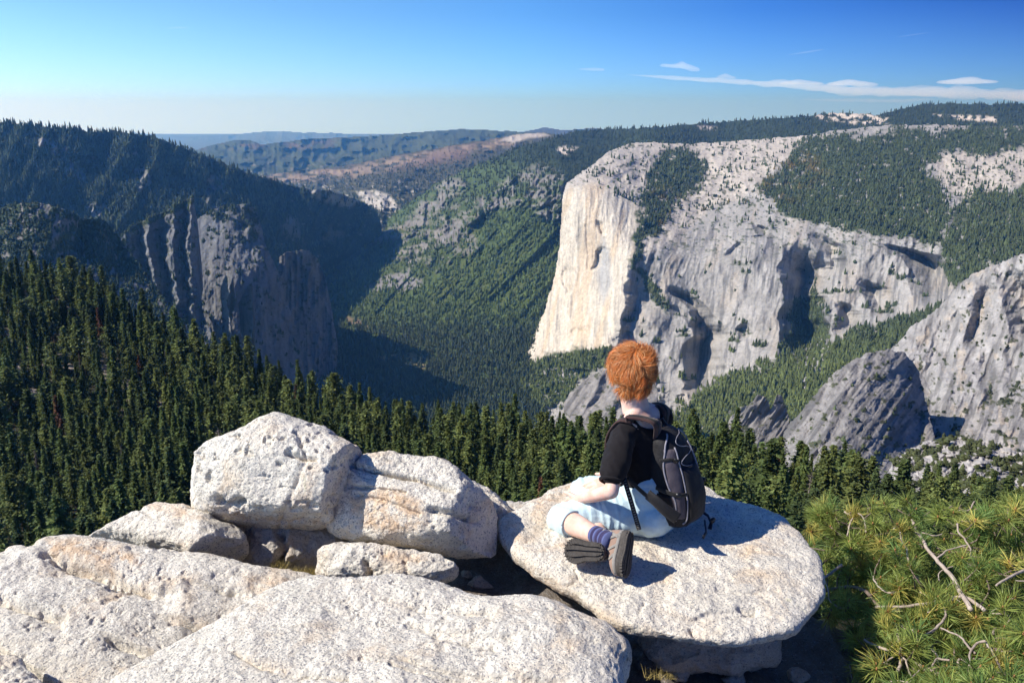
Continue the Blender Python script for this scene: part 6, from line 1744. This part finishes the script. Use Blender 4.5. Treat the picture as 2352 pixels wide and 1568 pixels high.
def pipe(name, ctrl, r, mat, g=0.010, parent=pack, flat=None):
    pts = []
    c = np.array(ctrl, float)
    ts = np.linspace(0, len(c) - 1, 30)
    for t_ in ts:
        i = min(int(t_), len(c) - 2); u_ = t_ - i
        a0, a1, a2, a3 = c[max(i - 1, 0)], c[i], c[i + 1], c[min(i + 2, len(c) - 1)]
        u, th = 0.5 * (2 * a1 + (a2 - a0) * u_ + (2 * a0 - 5 * a1 + 4 * a2 - a3) * u_ ** 2 + (3 * a1 - a0 - 3 * a2 + a3) * u_ ** 3)
        w, d = sec_w(u) + g, sec_d(u) + g
        cc, ss = math.cos(th), math.sin(th)
        pts.append(pk(u, w * np.sign(cc) * abs(cc) ** 0.62, d * np.sign(ss) * abs(ss) ** 0.72))
    rad = [(r, r)] * 30 if flat is None else [(r, flat)] * 30
    v, q, t = tube(pts, rad, 8, UPV if flat is not None else None)
    return keep(mesh_obj(name, v, [q, t], mat), parent)
for m_ in (1, -1):
    f = (lambda th: th) if m_ == 1 else (lambda th: math.pi - th)
    pipe("piping", [(0.97, f(.95)), (0.84, f(.60)), (0.66, f(.42)), (0.50, f(.50)), (0.34, f(.70)), (0.14, f(.66))], 0.0042, M_PP, 0.008)
    pipe("piping", [(0.86, f(1.20)), (0.62, f(1.22)), (0.40, f(1.24)), (0.16, f(1.18)), (0.10, f(1.0))], 0.0036, M_PP, 0.010)
    pipe("compression_strap", [(0.46, f(.10)), (0.44, f(.50)), (0.42, f(.9)), (0.42, f(1.24))], 0.010, M_WEB, 0.016, flat=0.0022)
    pipe("compression_strap", [(0.74, f(.3)), (0.76, f(.8)), (0.74, f(1.2))], 0.008, M_WEB, 0.014, flat=0.002)
    for (u, th) in ((0.43, .85), (0.75, 1.0)):
        th = f(th); w, d = sec_w(u) + .020, sec_d(u) + .020
        c = pk(u, w * np.sign(math.cos(th)) * abs(math.cos(th)) ** .62, d * abs(math.sin(th)) ** .72)
        v, q, t = ball(c, .014, .010, .011, (np.cross(UPV, dvn(c[None])[0]), dvn(c[None])[0], UPV), 12, 8)
        keep(mesh_obj("buckle", v, [q], M_BUCK), pack)
pipe("zip_cord", [(0.98, 1.9), (0.90, 1.35), (0.80, 1.75), (0.72, 1.3), (0.66, 1.6)], 0.0018, M_PP, 0.016)
pipe("reflective_tab", [(0.20, .30), (0.30, .32)], 0.006, M_WEB2, 0.020, flat=0.0015)
# haul loop
v, q, t = tube([pk(0.99, -.02, .02), pk(1.06, -.012, .0), pk(1.07, .012, .0), pk(0.99, .02, .02)], [(.008, .003)] * 4, 8, SD)
keep(mesh_obj("haul_loop", v, [q, t], M_WEB), pack)
# hanging buckle and tails at the foot
v1 = tube([pk(.10, -.09, .10), pk(.02, -.13, .12), pk(-.04, -.12, .14), pk(-.045, -.07, .16)], [(.009, .002)] * 4, 8, SD)
v2 = ball(pk(.0, -.12, .15), .020, .010, .015, (SD, BK, UPV), 12, 8)
v3 = tube([pk(.06, -.05, .15), pk(-.03, -.02, .17), pk(-.055, .02, .175)], [(.007, .002)] * 3, 8, SD)
v, q, t = merge([v1, v2, v3]); keep(mesh_obj("waist_buckle", v, [q, t], M_BUCK), pack)
# shoulder straps: padded, over each shoulder and back under the arm
def strap(sg, sh, front_low):
    top0 = pk(0.90, .045 * sg, -.004)
    path = [pk(0.80, .050 * sg, -.006), pk(0.93, .052 * sg, -.022), at(sh, -.058, -.052 * sg, .052), at(sh, -.010, -.040 * sg, .070), at(sh, .050, -.036 * sg, .040), at(sh, .085, -.030 * sg, -.05), at(sh, .070, -.015 * sg, -.16)]
    return path
for sg, sh_ in ((1, LSH), (-1, RSH)):
    path = strap(sg, sh_, None)
    if sg == 1:
        path = [pk(0.86, .050, -.006), W(1508, 974, SHO[1] - .125), W(1474, 960, NECK0[1] - .108), W(1442, 958, NECK0[1] - .105), at(sh_, -.020, -.045, .066), at(sh_, .030, -.020, .062), at(sh_, .085, -.020, -.03), at(sh_, .075, -.010, -.14)]
    p_ = np.array(path); 
    def dense(p_, m=40):
        ts = np.linspace(0, len(p_) - 1, m); o = []
        for t_ in ts:
            i = min(int(t_), len(p_) - 2); u_ = t_ - i
            a0, a1, a2, a3 = p_[max(i - 1, 0)], p_[i], p_[i + 1], p_[min(i + 2, len(p_) - 1)]
            o.append(0.5 * (2 * a1 + (a2 - a0) * u_ + (2 * a0 - 5 * a1 + 4 * a2 - a3) * u_ ** 2 + (3 * a1 - a0 - 3 * a2 + a3) * u_ ** 3))
        return np.array(o)
    dp = dense(p_)
    v, q, t = tube(dp, [(.027, .0085)] * 40, 14, SD)
    st_ = keep(mesh_obj("shoulder_strap", v, [q, t], M_PBR), pack)
    v, q, t = tube(dp + UPV * .0028 - Fw * .001, [(.012, .0090)] * 40, 12, SD)
    s2 = mesh_obj("strap_webbing", v, [q, t], M_WEB); keep(s2, st_)
# strap tail: from under the arm down over the hip, with its printed webbing
tail = [W(1432, 1092, 3.36), W(1440, 1120, 3.335), W(1452, 1160, 3.325), W(1461, 1192, 3.325), W(1468, 1216, 3.33)]
v, q, t = tube(dense(np.array(tail), 24), [(.0105, .0016)] * 24, 8, (1, 0, 0.1))
tl = keep(mesh_obj("strap_tail", v, [q, t], M_WEB), pack)
tp = dense(np.array(tail), 24)
segs = []
for i in range(3, 23):
    c = tp[i] + np.array([0, -0.0022, 0.0008])
    segs.append(tube([c - (tp[i] - tp[i - 1]) * .22, c + (tp[i] - tp[i - 1]) * .22], [(.0055, .0008)] * 2, 6, (1, 0, .1)))
v, q, t = merge(segs); o_ = mesh_obj("webbing_pattern", v, [q, t], M_WEB2); keep(o_, tl)
low = [W(1440, 1096, 3.36), W(1470, 1125, 3.33), W(1500, 1150, 3.31), W(1528, 1170, 3.29)]
v, q, t = tube(dense(np.array(low), 20), [(.010, .002)] * 20, 8, UPV)
keep(mesh_obj("lower_strap", v, [q, t], M_WEB), pack)
belt = [W(1488, 1135, 3.33), W(1508, 1152, 3.30), W(1530, 1172, 3.28), W(1556, 1190, 3.27)]
v, q, t = tube(dense(np.array(belt), 20), [(.028, .010)] * 20, 12, UPV)
keep(mesh_obj("hip_belt", v, [q, t], M_PK), pack)
# ------------------------------------------------------------------ the low pine at the right
M_NEED = mat_leaf("pine_needles", rough=0.42, transl=0.35)
M_BR = mat_bark("weathered_branch", (0.24, 0.18, 0.14), (0.50, 0.42, 0.35))
M_BRD = mat_bark("brown_branch", (0.12, 0.085, 0.065), (0.26, 0.20, 0.16))
M_BUD = mat_bark("pine_bud", (0.26, 0.11, 0.04), (0.40, 0.20, 0.08))
def shrub():
    r = np.random.default_rng(91)
    root = empty("pine_shrub", tuple(P(2150., 1700., 3.0)))
    put(root, "spreading pine shrub with long yellow-green needles and pale twisted branches at lower right", "shrub")
    SD_ = [(1840, 1250, 4.3), (1900, 1160, 4.3), (2050, 1145, 4.2), (2352, 1150, 4.1), (2100, 1350, 3.5), (1880, 1350, 3.7), (2352, 1350, 3.3), (1900, 1568, 3.0), (2150, 1568, 2.75), (2400, 1568, 2.6), (2420, 1200, 4.0)]
    outline = [(1850, 1262), (1842, 1220), (1858, 1195), (1880, 1160), (1912, 1142), (1945, 1152), (1985, 1166), (2020, 1146), (2075, 1142), (2110, 1154), (2150, 1160), (2190, 1162), (2225, 1122), (2250, 1150), (2290, 1160), (2330, 1150), (2400, 1155), (2450, 1200), (2450, 1640), (1900, 1640), (1905, 1560), (1960, 1500), (1890, 1470), (1895, 1400), (1885, 1330), (1868, 1290)]
    # main branches as in the view
    br = [([(1884, 1332), (1905, 1318), (1932, 1296)], .013, 1, -.25), ([(1880, 1362), (1930, 1348), (1972, 1350), (1996, 1366), (2010, 1385), (2040, 1400), (2080, 1392)], .020, 0, .05), ([(2092, 1178), (2100, 1210), (2118, 1238), (2132, 1262), (2152, 1285), (2190, 1330), (2230, 1400)], .018, 1, -.10),
          ([(2066, 1212), (2070, 1240), (2084, 1262), (2088, 1292), (2110, 1330)], .011, 1, -.1), ([(2010, 1395), (2080, 1392), (2130, 1386), (2165, 1384), (2200, 1370), (2230, 1376), (2260, 1400)], .015, 1, -.08), ([(2168, 1388), (2172, 1415), (2150, 1440), (2118, 1462), (2080, 1500), (2062, 1540)], .012, 1, -.1),
          ([(1985, 1470), (2010, 1482), (2045, 1490), (2060, 1478), (2062, 1455)], .013, 1, -.1), ([(2098, 1518), (2120, 1532), (2150, 1545), (2172, 1560), (2200, 1590)], .016, 1, -.08), ([(2226, 1530), (2228, 1500), (2246, 1476), (2264, 1472)], .010, 1, -.12),
          ([(2262, 1472), (2280, 1500), (2300, 1530)], .009, 1, -.1), ([(2290, 1345), (2320, 1325), (2370, 1300)], .012, 1, -.1), ([(1945, 1200), (1955, 1240), (1985, 1270), (2010, 1340)], .009, 0, .05), ([(2160, 1440), (2200, 1460), (2240, 1500)], .008, 1, -.1),
          ([(2010, 1230), (2045, 1222), (2060, 1205)], .008, 1, -.1), ([(2220, 1250), (2180, 1262), (2150, 1285)], .008, 1, -.1), ([(2200, 1170), (2225, 1172), (2238, 1150)], .008, 1, 0), ([(2352, 1560), (2310, 1590), (2240, 1640)], .03, 0, .25), ([(2230, 1400), (2260, 1480), (2240, 1560), (2220, 1680)], .032, 0, .30), ([(2040, 1400), (2100, 1480), (2180, 1600)], .026, 0, .28)]
    for k in range(26):            # thin crooked twigs showing between the tufts
        x, y = r.uniform(1880, 2400), r.uniform(1170, 1560)
        if x < 2000 and y > 1400: x += 140
        a = r.uniform(0, 6.28); pts = [(x, y)]
        for j in range(r.integers(3, 6)):
            a += r.normal(0, .7); L_ = r.uniform(14, 30); x += math.cos(a) * L_; y += math.sin(a) * L_ * .8; pts.append((x, y))
        br.append((pts, r.uniform(.005, .010), 1, r.uniform(-.14, .06)))
    anchors = []
    for pts, rad, pale, off in br:
        px = np.array([p[0] for p in pts], float); py = np.array([p[1] for p in pts], float)
        d = interp_depth(SD_, px, py) + off + 0.10
        W3 = P(px, py, d)
        n = len(W3); ts = np.linspace(0, n - 1, (n - 1) * 8 + 1); c = []
        for t_ in ts:
            i = min(int(t_), n - 2); u = t_ - i
            a0, a1, a2, a3 = W3[max(i - 1, 0)], W3[i], W3[i + 1], W3[min(i + 2, n - 1)]
            c.append(0.5 * (2 * a1 + (a2 - a0) * u + (2 * a0 - 5 * a1 + 4 * a2 - a3) * u * u + (3 * a1 - a0 - 3 * a2 + a3) * u ** 3))
        c = np.array(c); c = c + 0.006 * np.stack([fbm(c[:, 0] * 20, c[:, 1] * 20, c[:, 2] * 20, 2, k) for k in (701, 702, 703)], -1)
        rr = rad * (0.75 + 0.35 * np.linspace(0, 1, len(c)) + 0.15 * r.random(len(c)))
        v, q, t = tube(c, list(rr * .50), 9)
        keep(mesh_obj("branch", v, [q, t], M_BR if pale else M_BRD), root)
        anchors.append(c)
    A = np.concatenate(anchors)
    NV, NF, NC, BV = [], [], [], []
    twigs, buds = [], []
    cnt = 0; tot = 0
    n_t = 0
    while n_t < 760:
        px = r.uniform(1838, 2440); py = r.uniform(1120, 1630)
        if not in_poly(np.array([px]), np.array([py]), outline)[0]: continue
        lowleft = (px < 2010) and (py > 1370)
        if lowleft and r.random() < 0.45: continue
        depth = r.choice([0, 1, 2, 3], p=[.42, .26, .18, .14])
        if depth == 0 and px < 2352 and r.random() < 0.10: continue
        gap = fbm(np.array([px / 50]), np.array([py / 40]), depth * 3.3, 2, 711)[0]
        if gap < -0.10 and depth < 2: continue
        d = interp_depth(SD_, np.array([px]), np.array([py]))[0] + depth * 0.17 + r.uniform(-.06, .06) - 0.30 * fbm(np.array([px / 90]), np.array([py / 60]), 1.7, 2, 713)[0] + (0.12 if lowleft else 0)
        c = P(np.array(px), np.array(py), d)
        # grows outwards and up from the nearest stem
        k = np.argmin(((A - c) ** 2).sum(1) + 0.3 * np.maximum(0, A[:, 2] - c[2]))
        g = c - A[k]; gl = np.linalg.norm(g); g = g / (gl + 1e-6)
        ax = g * .5 + np.array([0, -.25, .55]) + r.normal(0, .35, 3); ax /= np.linalg.norm(ax)
        sl = min(gl, r.uniform(.10, .20)); st = c - ax * .5 * sl - g * .5 * sl
        twigs.append(tube([st, (st + c) / 2 + r.normal(0, .006, 3), c], [.0042, .0035, .0030], 6))
        buds.append(ball(c + ax * .004, .0045, .0045, .009, None, 6, 5))
        n = int(r.uniform(58, 88)); L = r.uniform(.072, .108)
        base = C(0.25, 0.31, 0.078) if r.random() < .62 else (C(0.17, 0.27, 0.075) if r.random() < .7 else C(0.46, 0.42, 0.11))
        s = r.uniform(-.055, .004, n); root_p = c + ax * s[:, None]
        e1 = np.cross(ax, [0.3, 0.2, 1]); e1 /= np.linalg.norm(e1); e2 = np.cross(ax, e1)
        az = r.uniform(0, 2 * math.pi, n); po = np.clip(r.normal(0.95, .30, n) - s * -4 * .8 * -1, .15, 1.5)
        dr = ax * np.cos(po)[:, None] + (e1 * np.cos(az)[:, None] + e2 * np.sin(az)[:, None]) * np.sin(po)[:, None]
        ln = L * r.uniform(.75, 1.12, n)
        tipb = dr * ln[:, None] + np.array([0, 0, -.010]) * r.uniform(.3, 1.2, (n, 1))
        wd = r.uniform(.0012, .0019, n)[:, None]
        side = np.cross(dr, r.normal(0, 1, (n, 3))); side /= np.linalg.norm(side, axis=1)[:, None]
        mid = root_p + tipb * .55 + np.array([0, 0, .003])
        K = np.stack([root_p - side * wd, root_p + side * wd, mid + side * wd * 1.1, mid - side * wd * 1.1, root_p + tipb], 1)
        NV.append(K.reshape(-1, 3)); o_ = tot + np.arange(n)[:, None] * 5
        NF.append(np.concatenate([o_ + np.array([[0, 1, 2]]), o_ + np.array([[0, 2, 3]]), o_ + np.array([[3, 2, 4]])]))
        tint = base * r.uniform(.8, 1.25)
        cc = np.repeat((tint[None] * r.uniform(.8, 1.25, (n, 1)))[:, None], 5, 1); cc[:, 0:2] *= np.array([1.05, .9, .8])
        NC.append(cc.reshape(-1, 3)); tot += n * 5; n_t += 1
    keep(mesh_obj("needles", np.concatenate(NV), np.concatenate(NF), M_NEED, smooth=False, colors=np.concatenate(NC)), root)["kind"] = "stuff"
    v, q, t = merge(twigs); keep(mesh_obj("twigs", v, [q, t], M_BRD), root)["kind"] = "stuff"
    v, q, t = merge(buds); keep(mesh_obj("buds", v, [q], M_BUD), root)["kind"] = "stuff"
shrub()

# dry grass between the rocks
def grass(name, spots, label):
    r = np.random.default_rng(95); V_, F_, Cc = [], [], []; tot = 0
    for (px, py, d, w, n, h) in spots:
        for i in range(n):
            b = P(np.array(px + r.uniform(-w, w)), np.array(py + r.uniform(-4, 6)), d + r.uniform(-.05, .05))
            tip = b + np.array([r.normal(0, .018), r.normal(0, .018), h * r.uniform(.5, 1.2)])
            s = np.array([r.normal(), r.normal(), 0]); s = s / np.linalg.norm(s) * .0012
            V_ += [b - s, b + s, tip]; F_.append((tot, tot + 1, tot + 2)); tot += 3
            Cc += [C(0.34, 0.27, 0.10) * r.uniform(.7, 1.3)] * 3
    o = mesh_obj(name, np.array(V_), np.array(F_), M_FAR, smooth=False, colors=np.array(Cc))
    put(o, label, "grass", None, 'stuff')
grass("dry_grass", [(690, 1318, 3.27, 40, 420, .035), (620, 1316, 3.30, 30, 160, .028), (640, 1300, 3.36, 20, 120, .035), (1520, 1556, 3.0, 40, 160, .04)], "short dry yellow grass in the hollows between the rocks")

# ------------------------------------------------------------------ thin clouds
def mat_cloud(dens):
    m = bpy.data.materials.new("cloud_vapour"); m.use_nodes = True
    nt = m.node_tree; nt.nodes.clear()
    o = N(nt, "ShaderNodeOutputMaterial"); pv = N(nt, "ShaderNodeVolumePrincipled")
    pv.inputs["Color"].default_value = (1.0, 0.97, 0.99, 1); pv.inputs["Absorption Color"].default_value = (1, 1, 1, 1)
    pv.inputs["Density"].default_value = dens; pv.inputs["Anisotropy"].default_value = 0.1
    nt.links.new(pv.outputs[0], o.inputs["Volume"]); return m
def cloud(label, path, half, dens, seed, D0=72000.0, bump=0.85, deep=1800.0, strands=None):
    """a soft streak: vapour inside an irregular hull, thinner towards its edges"""
    r = np.random.default_rng(seed)
    p = np.array(path, float); h = np.array(half, float)
    n = 90; ts = np.linspace(0, 1, n)
    cum = np.concatenate([[0], np.cumsum(np.hypot(np.diff(p[:, 0]), np.diff(p[:, 1])))]); cum /= cum[-1]
    px = np.interp(ts, cum, p[:, 0]); py = np.interp(ts, cum, p[:, 1]); hh = np.interp(ts, cum, h) * np.clip(np.minimum(ts, 1 - ts) * 14, 0.02, 1) ** .6
    K = 28; th = np.arange(K) * 2 * math.pi / K
    vs = []
    for i in range(n):
        c = P(px[i], py[i], D0); m_px = D0 / FPX
        nb = fbm(px[i] / 26 + 0 * th, np.cos(th) * 0.8, np.sin(th) * 0.8, 4, seed)
        up = np.sin(th)
        rz = hh[i] * m_px * (1 + bump * nb * (1.3 if True else 1)) 
        rz = np.where(up > 0, rz * (1 + 0.6 * fbm(px[i] / 55 + 0 * th, 0 * th + 2, 0, 3, seed + 4)), rz * .8)
        vs.append(np.stack([c[0] + 0 * th, c[1] + np.cos(th) * deep * min(1, hh[i] / 8 + .15), c[2] + up * np.maximum(rz, 3)], -1))
    V_ = np.concatenate(vs + [vs[0].mean(0)[None], vs[-1].mean(0)[None]])
    q = [(i * K + s, i * K + (s + 1) % K, (i + 1) * K + (s + 1) % K, (i + 1) * K + s) for i in range(n - 1) for s in range(K)]
    t = [(n * K, (s + 1) % K, s) for s in range(K)] + [(n * K + 1, (n - 1) * K + s, (n - 1) * K + (s + 1) % K) for s in range(K)]
    o = mesh_obj("cloud", V_, [np.array(q), np.array(t)], mat_cloud(dens))
    bm = bmesh.new(); bm.from_mesh(o.data); bmesh.ops.recalc_face_normals(bm, faces=bm.faces); bm.to_mesh(o.data); bm.free()
    put(o, label, "cloud", "thin clouds above the right-hand ridge")
cloud("long pale cloud streak reaching from the middle to the right edge", [(1440, 172), (1560, 181), (1660, 186), (1800, 196), (1950, 208), (2100, 213), (2250, 216), (2440, 222)], [2, 4, 5, 8, 11, 11, 13, 15], 2.6e-4, 801)
cloud("small ragged cloud wisp above the left end of the long streak", [(1515, 150), (1560, 152), (1608, 162)], [4, 7, 4], 3.0e-4, 802, D0=74000, deep=1200)
cloud("tiny flat cloud left of the long streak", [(1328, 159), (1360, 160), (1390, 161)], [1.5, 3, 2], 3.2e-4, 803, D0=74000, deep=900)
cloud("lens-shaped cloud just above the streak at the right edge", [(2155, 189), (2210, 188), (2290, 189)], [4, 8, 3], 4.5e-4, 804, D0=71000, deep=1400, bump=.35)
cloud("rounded cloud hump on top of the streak's middle", [(1900, 193), (1950, 190), (2015, 196)], [4, 8, 4], 4.2e-4, 805, D0=73500, deep=1300, bump=.35)
cloud("smaller cloud hump on the streak left of the rounded one", [(1790, 192), (1835, 189), (1890, 193)], [3, 6, 3], 4.0e-4, 806, D0=71500, deep=1200, bump=.35)
cloud("little cloud puff above the streak's thin left part", [(1645, 180), (1665, 176), (1690, 179)], [3, 5, 3], 3.6e-4, 807, D0=70500, deep=900)
cloud("short bright contrail high in the upper right sky", [(1808, 127), (1850, 121), (1892, 114)], [1, 2.0, 1.4], 2.0e-4, 808, D0=80000, deep=900, bump=.2)
cloud("faint contrail nearest the top right corner", [(2060, 86), (2100, 80), (2136, 75)], [1, 1.8, 1], 1.3e-4, 809, D0=80000, deep=800, bump=.2)
cloud("faint thin cloud dash in the upper left sky", [(384, 66), (410, 64), (434, 65)], [1, 2, 1], 1.6e-4, 810, D0=80000, deep=900, bump=.4)
cloud("faint low cloud veil under the long streak at right", [(1840, 228), (1950, 232), (2060, 232), (2150, 228)], [2, 4, 5, 3], 1.0e-4, 811, D0=78000, deep=1500)
# ------------------------------------------------------------------ air
def haze_box():
    x, y0, y1, z0, z1 = 70000.0, -2500.0, 66000.0, -1421.0, 1000.0
    v = np.array([(-x, y0, z0), (x, y0, z0), (x, y1, z0), (-x, y1, z0), (-x, y0, z1), (x, y0, z1), (x, y1, z1), (-x, y1, z1)])
    f = np.array([[0, 3, 2, 1], [4, 5, 6, 7], [0, 1, 5, 4], [1, 2, 6, 5], [2, 3, 7, 6], [3, 0, 4, 7]])
    m = bpy.data.materials.new("haze_air"); m.use_nodes = True
    nt = m.node_tree; nt.nodes.clear()
    o = N(nt, "ShaderNodeOutputMaterial"); pv = N(nt, "ShaderNodeVolumePrincipled")
    pv.inputs["Color"].default_value = (0.15, 0.42, 0.84, 1)
    pv.inputs["Density"].default_value = HAZE
    pv.inputs["Absorption Color"].default_value = (1, 1, 1, 1)
    pv.inputs["Anisotropy"].default_value = 0.5
    nt.links.new(pv.outputs[0], o.inputs["Volume"])
    ob = mesh_obj("haze", v, f, m, smooth=False)
    put(ob, "thin blue haze filling the valley air", None, None, 'stuff')
HAZE = 3.5e-5
haze_box()
